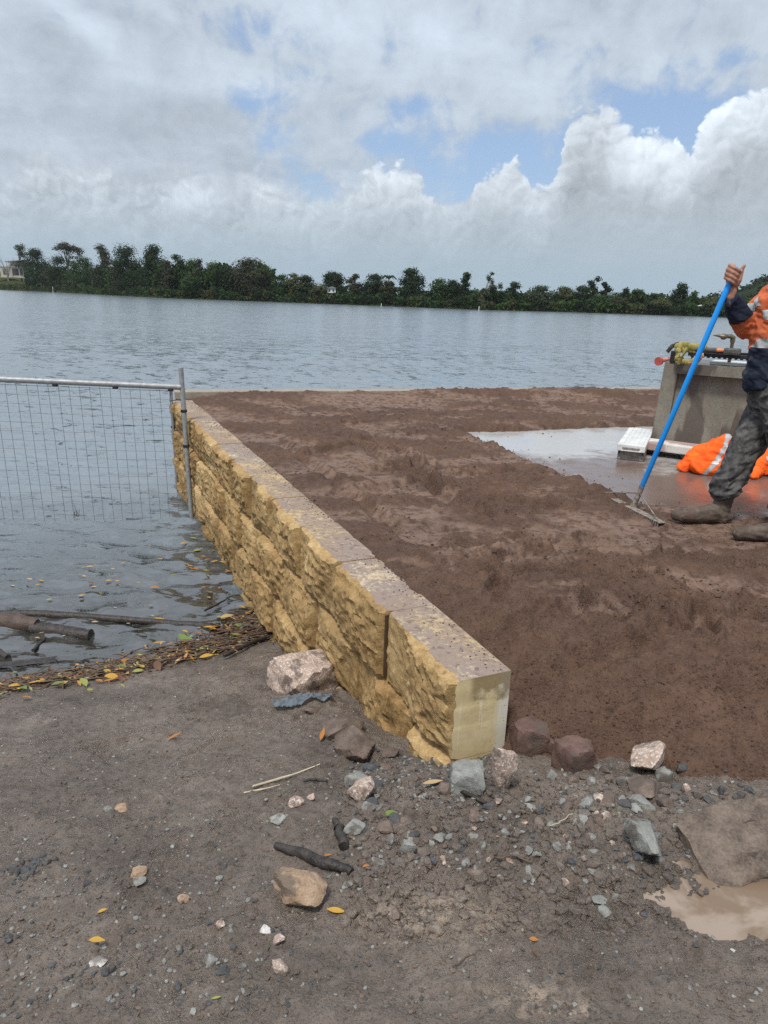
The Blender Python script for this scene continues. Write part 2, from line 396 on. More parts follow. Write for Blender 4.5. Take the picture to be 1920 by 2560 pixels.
TRACKS = [((1230, 1560), (1560, 1500)), ((1300, 1640), (1650, 1600)), ((1450, 1720), (1850, 1690)), ((900, 1180), (1130, 1160)), ((1000, 1120), (1130, 1260)), ((800, 1240), (1060, 1200)), ((1150, 1450), (1420, 1420)), ((700, 1100), (1000, 1320)), ((860, 1090), (1230, 1290)), ((1180, 1250), (1420, 1270)), ((1050, 1190), (1300, 1180)), ((1560, 1600), (1900, 1520)), ((1780, 1480), (1915, 1560)), ((760, 1140), (960, 1090)), ((1000, 1420), (1500, 1360)), ((1250, 1340), (1660, 1400))]
TRACKS = [(onz(*a, -1.47)[:2], onz(*b, -1.47)[:2]) for a, b in TRACKS]
ARCS = [(2.6, 5.0, 1.3, 2.6, -2.9, -1.1), (0.2, 2.6, 0.9, 1.9, 0.0, 1.5), (3.2, 2.2, 0.6, 1.7, 1.6, 3.0), (1.6, 7.0, 0.8, 1.9, -2.6, -0.6), (-1.0, 8.5, 0.5, 1.6, -1.2, 0.8)]
def ellip(x, y, e):
    cx, cy, l, w, t = e; u = (x-cx)*cos(t)+(y-cy)*sin(t); v = -(x-cx)*sin(t)+(y-cy)*cos(t)
    return np.sqrt((u/l)**2+(v/w)**2)
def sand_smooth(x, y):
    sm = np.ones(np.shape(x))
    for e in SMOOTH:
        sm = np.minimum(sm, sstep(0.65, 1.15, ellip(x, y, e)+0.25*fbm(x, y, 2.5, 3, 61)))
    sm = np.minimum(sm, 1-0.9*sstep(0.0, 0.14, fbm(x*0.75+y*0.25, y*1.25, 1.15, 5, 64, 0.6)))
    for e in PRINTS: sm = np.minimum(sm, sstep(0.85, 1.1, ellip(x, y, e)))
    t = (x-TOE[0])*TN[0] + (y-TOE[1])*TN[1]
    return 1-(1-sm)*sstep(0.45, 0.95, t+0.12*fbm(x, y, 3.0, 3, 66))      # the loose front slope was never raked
def sand_z(x, y):
    x = np.asarray(x, float); y = np.asarray(y, float)
    t = (x-TOE[0])*TN[0] + (y-TOE[1])*TN[1]
    q = q_of(x, y); far = sstep(4.0, 8.0, y)
    t = t + 0.09*fbm(x, y, 2.2, 3, 41) + 0.03*fbm(x, y, 9, 2, 42) + 0.05*np.exp(-((q-0.3)/0.1)**2)
    flat = -1.474 + 0.012*fbm(x, y, 0.7, 3, 51)
    sm = sand_smooth(x, y)
    rough = 0.22+0.78*sm
    lum = fbm(x, y, 6.0, 4, 71, 0.6)
    h = 0.034*lum*rough + 0.036*np.maximum(0, fbm(x, y, 12.0, 3, 77, 0.6))*rough + 0.012*np.maximum(0, fbm(x, y, 27.0, 2, 79))*rough + 0.032*np.maximum(0, fbm(x, y, 3.2, 4, 75, 0.65))
    # dragged ripples
    wx = x*0.94+y*0.34+0.10*fbm(x, y, 2.0, 2, 81); wy = -x*0.34+y*0.94+0.10*fbm(x, y, 1.6, 2, 83)
    h = h + 0.021*fbm(wx*0.30+0.4*wy, wy, 8.0, 4, 87, 0.6, True)*(0.25+0.75*sm)
    h = h + 0.018*fbm(wx*0.25, wy*1.0, 3.0, 3, 88) + (0.3+0.7*sm)*0.030*np.maximum(0, fbm(wx*0.6, wy*1.2, 2.6, 4, 89, 0.55, True))
    for (a, b) in TRACKS:
        L = np.linalg.norm(b-a); dv = (b-a)/L
        u = (x-a[0])*dv[0]+(y-a[1])*dv[1]; v = -(x-a[0])*dv[1]+(y-a[1])*dv[0]+0.03*fbm(x, y, 3, 2, 91)
        k = sstep(-0.1, 0.1, u)*sstep(L+0.1, L-0.1, u)
        h = h + k*(0.050*np.exp(-((v-0.05)/0.04)**2)*(0.7+0.9*fbm(x, y, 12, 3, 95)) - 0.040*np.exp(-((v+0.03)/0.05)**2))
    for e in PRINTS:
        r = ellip(x, y, e)
        h = h - 0.060*sstep(1.15, 0.75, r) + 0.028*np.exp(-((r-1.2)/0.18)**2)
    # heap left by the river kerb
    for (hx, hy, rx, ry, hh) in ((3.6, 11.3, 1.5, 0.45, 0.16), (1.2, 10.2, 0.5, 0.2, 0.05), (0.6, 11.2, 0.8, 0.3, 0.04), (0.15, 9.1, 0.2, 0.12, 0.06)):
        h = h + hh*np.exp(-((x-hx)/rx)**2-((y-hy)/ry)**2)*(1+0.5*fbm(x, y, 2.5, 3, 97))
    for (ax_, ay_, r0_, r1_, a0_, a1_) in ARCS:
        rr_ = np.hypot(x-ax_, y-ay_) + 0.05*fbm(x, y, 2.5, 2, 131); an = np.arctan2(y-ay_, x-ax_)
        m_ = sstep(r0_, r0_+0.15, rr_)*sstep(r1_, r1_-0.15, rr_)*sstep(a0_, a0_+0.25, an)*sstep(a1_, a1_-0.25, an)*sstep(-0.25, 0.15, fbm(x, y, 3.0, 3, 133))
        h = h + m_*(0.009*np.sin(rr_*2*pi/0.062+2.0*fbm(x, y, 4, 2, 135)) + 0.010*fbm(rr_*1.0, an*rr_*0.25, 14.0, 3, 137, 0.6, True))
    z = flat + h
    kk = (x-KA[0])*KN[0]+(y-KA[1])*KN[1]; ku = (x-KA[0])*KD[0]+(y-KA[1])*KD[1]
    z = z + (0.085+0.02*fbm(x, y, 2.0, 3, 99))*sstep(-0.9, -0.02, kk)*sstep(0.15, 0.75, ku)
    ins = slab_in(x, y) + 0.10*fbm(x, y, 2.5, 3, 101) + 0.04*fbm(x, y, 12, 2, 103)
    z = z + 0.025*np.exp(-((ins+0.06)/0.07)**2)*(0.6+fbm(x, y, 5, 2, 105)) - 0.13*sstep(-0.02, 0.16, ins)
    # front slope
    toe = ground_z(x, y) - 0.02
    run = 0.56 + 0.10*fbm(x, y, 1.5, 2, 107)
    k = np.clip(t/run, -0.3, 1.2)
    prof = np.where(k < 1, 1-np.abs(1-np.maximum(k, 0))**1.35, 1.0)
    slope = toe + (z-toe)*np.clip(prof, 0, 1) + np.where(k < 0, k*0.3, 0)
    slope = slope + (0.022*fbm(x, y, 10.0, 3, 111, 0.6)+0.012*np.maximum(0, fbm(x, y, 24.0, 2, 113)))*sstep(1.25, 0.5, k)*sstep(-0.05, 0.15, k)
    z = slope
    # thin crumbs over the inner edge of the wall
    edge = sstep(0.30, 0.16, q)*sstep(TOP-0.09, TOP-0.03, z)
    z = z*(1-edge) + edge*(TOP - 0.010 + 0.016*fbm(x, y, 5, 4, 121))
    return z - 0.06*sstep(0.212, 0.178, q)*(s_of(x, y) > -0.02)
_BVH = []
def hit(px, py, fn=None):
    """first point of the mud or the sand seen along a photo ray"""
    d = Vector(tuple(ray(px, py))).normalized(); best = None
    for t in _BVH:
        p, n, i_, dist = t.ray_cast(Vector((0, 0, 0)), d, 60.0)
        if p is not None and (best is None or dist < best[1]): best = (p, dist)
    return np.array(best[0]) if best else onz(px, py, -1.9)
# ================================================================== materials of the setting
def m_mud():
    m, n, b = new_mat('wet_mud'); P = n.geo()
    a = n.noise(P, 2.2, 6, 0.6); f = n.noise(P, 26, 6, 0.7); g = n.noise(P, 120, 4, 0.7)
    c = n.ramp(n.math('ADD', n.math('MULTIPLY', a, 0.55), n.math('MULTIPLY', f, 0.45)), [(0.32, (0.070, 0.053, 0.042)), (0.50, (0.172, 0.135, 0.110)), (0.68, (0.285, 0.230, 0.190))])
    c = n.mix(n.smooth(g, 0.52, 0.72), c, (0.17, 0.14, 0.118))
    c = n.mix(n.math('MULTIPLY', n.smooth(g, 0.48, 0.30), 0.7), c, (0.035, 0.031, 0.028))
    # pale mortar-like patches
    x, y, z = n.sep(P)
    for (px, py, rx, ry) in ((1330, 2480, 0.12, 0.05), (1080, 2250, 0.20, 0.08), (1460, 2520, 0.05, 0.02)):
        q = onz(px, py, -1.62)
        u = n.math('DIVIDE', n.math('SUBTRACT', x, float(q[0])), rx); v = n.math('DIVIDE', n.math('SUBTRACT', y, float(q[1])), ry)
        r = n.math('ADD', n.math('MULTIPLY', u, u), n.math('MULTIPLY', v, v))
        k = n.math('MULTIPLY', n.math('EXPONENT', n.math('MULTIPLY', r, -1)), n.smooth(n.noise(P, 30, 5, 0.7), 0.42, 0.62))
        c = n.mix(n.math('MULTIPLY', k, 0.85), c, (0.46, 0.36, 0.27))
    # pale specks of crushed shell and grit
    v1 = n.voronoi(P, 95); v1c = n.voronoi(P, 95, out=1)
    spk = n.math('MULTIPLY', n.smooth(v1, 0.24, 0.12), n.math('GREATER_THAN', n.sep(v1c)[0], 0.87))
    c = n.mix(spk, c, n.mix(n.sep(v1c)[1], (0.42, 0.36, 0.30), (0.26, 0.19, 0.145)))
    v2 = n.voronoi(P, 48); v2c = n.voronoi(P, 48, out=1)
    spk2 = n.math('MULTIPLY', n.smooth(v2, 0.24, 0.18), n.math('GREATER_THAN', n.sep(v2c)[0], 0.90))
    c = n.mix(spk2, c, n.mix(n.sep(v2c)[1], (0.50, 0.44, 0.38), (0.07, 0.07, 0.07)))
    wet = n.noise(P, 4.0, 5, 0.6)
    r = n.smooth(n.math('ADD', wet, n.math('MULTIPLY', n.math('SUBTRACT', f, 0.5), 0.5)), 0.38, 0.60, 0.20, 0.55)
    h = n.math('ADD', n.math('MULTIPLY', f, 0.9), n.math('MULTIPLY', g, 0.55)); h = n.math('ADD', h, n.math('MULTIPLY', spk, 0.4))
    setb(n, b, c, r, n.bump(h, 1.0, 0.020), 0.6)
    return m
def m_sand():
    m, n, b = new_mat('red_brown_sand'); P = n.geo()
    a = n.noise(P, 1.6, 5, 0.6); f = n.noise(P, 14, 6, 0.65); g = n.noise(P, 150, 4, 0.75); k = n.noise(P, 62, 5, 0.65)
    mixv = n.math('ADD', n.math('MULTIPLY', a, 0.5), n.math('MULTIPLY', f, 0.5))
    c = n.ramp(mixv, [(0.34, (0.058, 0.033, 0.0225)), (0.50, (0.100, 0.058, 0.040)), (0.66, (0.150, 0.090, 0.064))])
    c = n.mix(n.smooth(g, 0.48, 0.70), c, (0.17, 0.10, 0.070)); c = n.mix(n.math('MULTIPLY', n.smooth(k, 0.46, 0.34), 0.6), c, (0.030, 0.016, 0.011))
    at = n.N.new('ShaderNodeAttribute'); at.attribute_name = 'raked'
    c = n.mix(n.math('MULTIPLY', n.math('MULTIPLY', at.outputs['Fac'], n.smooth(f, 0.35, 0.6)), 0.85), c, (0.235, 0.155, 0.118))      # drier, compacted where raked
    h = n.math('ADD', n.math('MULTIPLY', k, 1.0), n.math('MULTIPLY', g, 0.5))
    setb(n, b, c, n.smooth(a, 0.35, 0.65, 0.62, 0.85), n.bump(h, 0.9, 0.012), 0.22)
    return m
def m_water():
    m, n, b = new_mat('river_water'); P = n.geo()
    def tilt(scale, vec, detail, amp, rough=0.5):
        t = n.N.new('ShaderNodeTexNoise'); n.put(t.inputs['Vector'], vec); t.inputs['Scale'].default_value = scale; t.inputs['Detail'].default_value = detail; t.inputs['Roughness'].default_value = rough
        return n.scale(n.vmath('SUBTRACT', t.outputs['Color'], (0.5, 0.5, 0.5)), (amp*0.7, amp, 0.0))
    p1 = n.scale(P, (0.42, 1.0, 1.0))
    d = n.vmath('LENGTH', P)
    s0 = tilt(0.7, n.scale(P, (0.22, 1.0, 1.0)), 4, 0.45, 0.65); s1 = tilt(1.8, p1, 2, 1.0); s2 = tilt(6.0, p1, 3, 1.9); s3 = tilt(18.0, p1, 2, 1.4)
    gust = n.smooth(n.noise(n.scale(P, (0.02, 0.06, 1)), 1.0, 4, 0.55), 0.3, 0.7, 0.75, 1.1)
    far = n.smooth(d, 6.0, 16.0, 0.6, 0.8)
    sh = n.smooth(n.vmath('DOT_PRODUCT', P, (float(DIR[0]), float(DIR[1]), 0.0)), float(A@DIR)+2.6, float(A@DIR)+4.0, 0.75, 1.0)
    t = n.vmath('ADD', n.vmath('SCALE', s1, scale=far), n.vmath('ADD', n.vmath('ADD', s2, s3), n.vmath('SCALE', s0, scale=n.smooth(d, 12.0, 50.0))))
    t = n.vmath('SCALE', t, scale=n.math('MULTIPLY', n.math('MULTIPLY', gust, sh), n.smooth(d, 7.0, 40.0, 1.0, 0.34)))
    nor = n.vmath('NORMALIZE', n.vmath('ADD', n.geo('Normal'), t))
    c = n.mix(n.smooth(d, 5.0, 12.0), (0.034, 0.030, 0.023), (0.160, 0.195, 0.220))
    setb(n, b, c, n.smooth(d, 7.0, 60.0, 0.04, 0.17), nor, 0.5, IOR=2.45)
    return m
def m_stone_face():
    m, n, b = new_mat('ochre_split_stone'); P = n.geo()
    a = n.noise(P, 3.0, 6, 0.62); f = n.noise(P, 24, 7, 0.68); g = n.noise(P, 110, 3, 0.7)
    c = n.ramp(n.math('ADD', n.math('MULTIPLY', a, 0.55), n.math('MULTIPLY', f, 0.45)), [(0.34, (0.195, 0.118, 0.050)), (0.47, (0.400, 0.262, 0.116)), (0.60, (0.545, 0.388, 0.190)), (0.72, (0.67, 0.53, 0.31))])
    c = n.mix(n.math('MULTIPLY', n.smooth(g, 0.46, 0.34), 0.4), c, (0.16, 0.095, 0.040)); c = n.mix(n.math('MULTIPLY', n.smooth(g, 0.56, 0.7), 0.5), c, (0.66, 0.50, 0.27))
    dark = n.math('MULTIPLY', n.smooth(n.noise(P, 8, 5, 0.7), 0.66, 0.74), 0.8)
    c = n.mix(dark, c, (0.055, 0.045, 0.036))
    c = n.mix(n.smooth(n.noise(P, 1.3, 4), 0.52, 0.70, 0, 0.55), c, (0.29, 0.205, 0.105))
    z = n.sep(P)[2]
    wetl = n.smooth(n.math('ADD', z, n.math('MULTIPLY', n.noise(P, 6, 4), 0.16)), WATER+0.03, WATER+0.20, 1, 0)     # algae at the tide mark
    c = n.mix(n.math('MULTIPLY', wetl, 0.8), c, (0.11, 0.075, 0.028))
    h = n.math('ADD', n.math('MULTIPLY', f, 1.0), n.math('MULTIPLY', g, 0.35))
    oi = n.N.new('ShaderNodeObjectInfo'); rv = oi.outputs['Random']; c = n.mix(0.85, c, n.mix(rv, (0.70, 0.64, 0.56), (1.0, 1.0, 1.0)), 'MULTIPLY')
    setb(n, b, c, 0.8, n.bump(h, 0.8, 0.009), 0.25)
    return m
def m_stone_top():
    m, n, b = new_mat('stained_cream_stone_top'); P = n.geo()
    a = n.noise(P, 3.2, 6, 0.62); f = n.noise(P, 34, 6, 0.7); g = n.noise(P, 130, 3, 0.7)
    c = n.ramp(f, [(0.3, (0.44, 0.31, 0.15)), (0.6, (0.60, 0.45, 0.25))])
    c = n.mix(n.smooth(n.noise(P, 1.1, 4), 0.46, 0.62, 0, 0.75), c, (0.52, 0.455, 0.38))
    dirt = n.smooth(n.math('ADD', n.math('MULTIPLY', a, 0.45), n.math('MULTIPLY', f, 0.62)), 0.42, 0.55)
    c = n.mix(n.math('MULTIPLY', dirt, 0.85), c, n.mix(g, (0.15, 0.105, 0.092), (0.30, 0.225, 0.20)))
    c = n.mix(n.math('MULTIPLY', n.smooth(n.noise(P, 26, 5, 0.7), 0.54, 0.66), 0.6), c, (0.085, 0.055, 0.05))
    h = n.math('ADD', n.math('MULTIPLY', f, 0.6), n.math('MULTIPLY', g, 0.6)); h = n.math('ADD', h, n.math('MULTIPLY', dirt, 0.5))
    setb(n, b, c, 0.75, n.bump(h, 0.6, 0.006), 0.3)
    return m
def m_stone_end():
    m, n, b = new_mat('smooth_cast_end'); P = n.geo()
    q = n.vmath('DOT_PRODUCT', n.vmath('SUBTRACT', P, (float(A[0]), float(A[1]), TOP)), (float(PERP[0]), float(PERP[1]), 0.0))
    z = n.math('SUBTRACT', n.sep(P)[2], TOP)
    f = n.noise(P, 40, 6, 0.7); a = n.noise(P, 9, 4, 0.6)
    c = n.ramp(n.math('ADD', n.math('MULTIPLY', a, 0.6), n.math('MULTIPLY', f, 0.4)), [(0.32, (0.50, 0.38, 0.19)), (0.66, (0.68, 0.56, 0.34))])
    wob = n.math('MULTIPLY', n.math('SUBTRACT', n.noise(P, 22, 4), 0.5), 0.05)
    qq = n.math('ADD', q, wob)
    c = n.mix(n.smooth(qq, 0.150, 0.205), c, (0.62, 0.58, 0.48))                       # lime bloom beside the sand
    drip = n.noise(n.comb(n.math('MULTIPLY', q, 60.0), 0.0, n.math('MULTIPLY', z, 3.0)), 1.0, 3)
    c = n.mix(n.smooth(drip, 0.60, 0.72, 0, 0.7), c, (0.74, 0.66, 0.50))
    st = n.math('MULTIPLY', n.smooth(n.math('ADD', z, n.math('MULTIPLY', n.math('SUBTRACT', n.noise(P, 16, 3), 0.5), 0.22)), -0.115, -0.07), n.smooth(q, 0.02, 0.06))
    c = n.mix(n.math('MULTIPLY', st, 0.8), c, (0.22, 0.155, 0.075))
    c = n.mix(n.smooth(n.math('ADD', z, n.math('MULTIPLY', a, 0.2)), -0.26, -0.36, 0, 0.6), c, (0.36, 0.25, 0.10))
    pit = n.math('MULTIPLY', n.smooth(n.voronoi(P, 75), 0.16, 0.10), n.math('GREATER_THAN', n.sep(n.voronoi(P, 75, out=1))[0], 0.75))
    c = n.mix(pit, c, (0.16, 0.11, 0.05))
    h = n.math('SUBTRACT', n.math('MULTIPLY', f, 0.3), n.math('MULTIPLY', pit, 0.8))
    setb(n, b, c, 0.7, n.bump(h, 0.6, 0.005), 0.3)
    return m
def m_concrete(name, lo, hi, sc=6.0, rough=0.75, stain=None, bump=0.4):
    m, n, b = new_mat(name); P = n.geo()
    a = n.noise(P, sc, 6, 0.65); f = n.noise(P, sc*8, 5, 0.7)
    c = n.ramp(n.math('ADD', n.math('MULTIPLY', a, 0.65), n.math('MULTIPLY', f, 0.35)), [(0.34, lo), (0.66, hi)])
    r = rough
    if stain:
        x, y, z = n.sep(P); p2 = n.comb(n.math('MULTIPLY', x, 3.6), n.math('MULTIPLY', y, 3.6), n.math('MULTIPLY', z, 0.8))
        k = n.smooth(n.noise(p2, 1.0, 4, 0.5), 0.47, 0.53)
        c = n.mix(n.math('MULTIPLY', k, 0.75), c, stain); r = n.smooth(k, 0, 1, rough, 0.35)
        pit = n.math('MULTIPLY', n.smooth(n.voronoi(P, 22), 0.13, 0.08), n.math('GREATER_THAN', n.sep(n.voronoi(P, 22, out=1))[0], 0.7))
        c = n.mix(pit, c, (0.05, 0.05, 0.045))
    setb(n, b, c, r, n.bump(f, bump, 0.004), 0.4)
    return m
def m_slab():
    m, n, b = new_mat('wet_slab'); P = n.geo()
    a = n.noise(P, 1.2, 5, 0.6, 0.5); f = n.noise(P, 30, 5, 0.7); d = n.noise(P, 5, 5, 0.65)
    mudk = n.math('ADD', n.math('MULTIPLY', a, 0.7), n.math('MULTIPLY', d, 0.3))
    y = n.sep(P)[1]
    mudk = n.math('SUBTRACT', mudk, n.smooth(y, 6.2, 8.2, -0.10, 0.22))
    c = n.mix(n.smooth(mudk, 0.38, 0.56), (0.41, 0.40, 0.39), (0.15, 0.103, 0.083))
    c = n.mix(n.math('MULTIPLY', n.smooth(n.noise(P, 60, 4, 0.75), 0.62, 0.68), 0.9), c, (0.07, 0.045, 0.04))
    r = n.smooth(n.math('ADD', d, n.math('MULTIPLY', f, 0.3)), 0.45, 0.85, 0.09, 0.34)
    setb(n, b, c, r, n.bump(n.math('ADD', n.math('MULTIPLY', d, 1.0), n.math('MULTIPLY', f, 0.1)), 0.25, 0.006), 0.6)
    return m
def m_puddle():
    m, n, b = new_mat('muddy_puddle_water'); P = n.geo()
    c = n.mix(n.smooth(n.noise(P, 5, 4, 0.6, 0.6), 0.42, 0.60), (0.20, 0.14, 0.095), (0.31, 0.245, 0.195))
    setb(n, b, c, 0.14, n.bump(n.noise(P, 9, 3), 0.15, 0.004), 0.5, IOR=1.333)
    return m
def m_simple(name, color, rough=0.6, metal=0.0, var=0.25, sc=8.0, bump=0.0, spec=0.4, bscale=30):
    m, n, b = new_mat(name); P = n.coord('Object')
    a = n.noise(P, sc, 5, 0.6)
    lo = tuple(c*(1-var) for c in color); hi = tuple(min(1, c*(1+var)) for c in color)
    c = n.ramp(a, [(0.35, lo), (0.65, hi)])
    setb(n, b, c, rough, n.bump(n.noise(P, bscale, 4, 0.65), bump, 0.01) if bump else None, spec, metal)
    return m
MUD, SAND, WAT = m_mud(), m_sand(), m_water()
FACE, STOP, SEND = m_stone_face(), m_stone_top(), m_stone_end()

# ================================================================== ground, sand, water
def axis(lo, hi, fine, step, grow, far, grow_hi=None):
    v = list(np.arange(fine[0], fine[1], step)); a = [fine[0]]; st = step
    while a[-1] > lo:
        st = min(st*grow, far); a.append(a[-1]-st)
    b = [v[-1]]; st = step
    while b[-1] < hi:
        st = min(st*(grow_hi or grow), far); b.append(b[-1]+st)
    return np.array(a[:0:-1] + v + b[1:])
def grid_mesh(name, X, Y, fz, keep=None):
    gx, gy = np.meshgrid(X, Y); x = gx.ravel(); y = gy.ravel(); z = fz(x, y)
    nx, ny = len(X), len(Y); i = np.arange(nx*ny).reshape(ny, nx)
    f = np.stack([i[:-1, :-1], i[:-1, 1:], i[1:, 1:], i[1:, :-1]], -1).reshape(-1, 4)
    if keep is not None:
        k = keep(x, y); f = f[k[f].all(1)]
    used = np.zeros(len(x), bool); used[f.ravel()] = True; idx = np.cumsum(used)-1
    return mesh_np(name, np.stack([x, y, z], 1)[used], idx[f])
gX = axis(-60, 80, (-2.0, 1.75), 0.009, 1.10, 12); gY = axis(-70, 10.5, (1.15, 2.9), 0.009, 1.05, 8, 1.010)
me = grid_mesh('ground', gX, gY, ground_z, lambda x, y: (q_of(x, y) < 0.7) | (s_of(x, y) < 0.6))
tag(link('ground', me, MUD), kind='structure')

# sand platform
sx = axis(-2.9, 9.2, (0.25, 2.6), 0.0095, 1.04, 0.03)
sy = [1.55]
while sy[-1] < 14.0: sy.append(sy[-1]+max(0.0085, 0.0036*sy[-1]))
def sand_keep(x, y):
    q = q_of(x, y); s = s_of(x, y); t = (x-TOE[0])*TN[0]+(y-TOE[1])*TN[1]; k = (x-KA[0])*KN[0]+(y-KA[1])*KN[1]
    return ((q > 0.175) | ((s < -0.012) & (q > -0.05))) & (t > -0.22) & (k < 0.02) & (s > -3.2)
me = grid_mesh('sand', sx, np.array(sy), sand_z, sand_keep)
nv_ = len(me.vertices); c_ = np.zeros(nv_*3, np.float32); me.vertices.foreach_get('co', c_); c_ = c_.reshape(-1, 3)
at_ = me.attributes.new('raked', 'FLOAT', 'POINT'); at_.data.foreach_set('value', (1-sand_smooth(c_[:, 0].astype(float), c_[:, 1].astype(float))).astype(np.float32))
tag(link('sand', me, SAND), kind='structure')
from mathutils.bvhtree import BVHTree
for o_ in ('ground', 'sand'):
    m_ = bpy.data.objects[o_].data; nv_ = len(m_.vertices); c_ = np.zeros(nv_*3, np.float32); m_.vertices.foreach_get('co', c_)
    f_ = np.zeros(len(m_.polygons)*4, np.int32); m_.polygons.foreach_get('vertices', f_)
    _BVH.append(BVHTree.FromPolygons(c_.reshape(-1, 3).tolist(), f_.reshape(-1, 4).tolist()))
# the wet slab under it
sl = [(0.6, 8.45), (1.85, 5.05), (2.7, 4.8), (6.6, 4.6), (8.7, 11.4)]
bm = bmesh.new()
top = [bm.verts.new((x, y, SLAB_Z)) for x, y in sl]; bot = [bm.verts.new((x, y, SLAB_Z-0.12)) for x, y in sl]
bm.faces.new(top); bm.faces.new(bot[::-1])
for i in range(len(sl)): bm.faces.new((top[i], bot[i], bot[(i+1) % len(sl)], top[(i+1) % len(sl)]))
tag(link('concrete_slab', mesh_bm('concrete_slab', bm), m_slab()), kind='structure')

# river
rng = np.random.default_rng(4)
WV = []
for _ in range(70):
    lam = 0.14*(0.75/0.14)**rng.random(); th = -pi/2 + rng.normal(0.12, 0.55); WV.append((lam, th, rng.random()*2*pi, 0.0080*lam**0.95))
def water_z(x, y, r, dr):
    z = np.zeros(len(x)); wx = x + 0.25*fbm(x, y, 0.5, 2, 201); wy = y + 0.25*fbm(x, y, 0.5, 2, 205)
    for lam, th, ph, am in WV:
        fade = np.clip(lam/(3.2*dr)-0.6, 0, 1)
        c = np.sin(2*pi/lam*(wx*cos(th)+wy*sin(th))+ph); z += am*fade*(c + 0.35*(c*c-0.5))
    grp = 0.65 + 0.5*fbm(x, y, 0.45, 2, 211)
    shore = sstep(2.5, 4.2, s_of(x, y)+0.0*x)          # waves die out on the ramp
    return WATER + z*grp*(0.6+0.4*shore)
th = np.radians(np.concatenate([np.arange(-78, -34, 0.6), np.arange(-34, 30, 0.26), np.arange(30, 78.01, 0.6)])); rr = [3.4]
while rr[-1] < 1800: rr.append(rr[-1]*(1.0055 if rr[-1] < 13 else 1.0095))
rr = np.array(rr); gr, gt = np.meshgrid(rr, th); x = (gr*np.sin(gt)).ravel(); y = (gr*np.cos(gt)).ravel(); r = gr.ravel()
z = water_z(x, y, r, r*0.0055); nr, ntq = len(rr), len(th); i = np.arange(nr*ntq).reshape(ntq, nr)
f = np.stack([i[:-1, :-1], i[:-1, 1:], i[1:, 1:], i[1:, :-1]], -1).reshape(-1, 4)[:, ::-1]
k = (y > 3.0) & ~((q_of(x, y) > 0.5) & (((x-KA[0])*KN[0]+(y-KA[1])*KN[1]) < -0.7)); f = f[k[f].all(1)]
used = np.zeros(len(x), bool); used[f.ravel()] = True; idx = np.cumsum(used)-1
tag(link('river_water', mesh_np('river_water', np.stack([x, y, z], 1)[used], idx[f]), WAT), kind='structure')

# puddles
PUDM = m_puddle()
def puddle(cx, cy, rx, ry, lev):
    th_ = np.linspace(0, 2*pi, 40)[:-1]; v = [(cx, cy, lev)]
    for t_ in th_:
        k_ = 1+0.25*float(perlin(np.array([cos(t_)*1.5+cx]), np.array([sin(t_)*1.5+cy]))[0]); v.append((cx+rx*cos(t_)*k_, cy+ry*sin(t_)*k_, lev))
    f_ = [(0, i+1, (i+1) % 39+1) for i in range(39)]
    return tag(link('puddle', mesh_np('puddle', v, f_, False), PUDM), kind='structure')
z3 = [float(ground_z(np.array([a_]), np.array([b_]))[0]) for a_, b_ in ((1.36, 1.69), (1.15, 1.66), (0.86, 1.66))]
puddle(1.18, 1.67, 0.72, 0.23, min(z3)+0.026)
for (px, py, rx, ry, dp) in PUD[3:]:
    zz = float(ground_z(np.array([px]), np.array([py]))[0]); puddle(px, py, rx*1.15, ry*1.15, zz+dp*0.42)

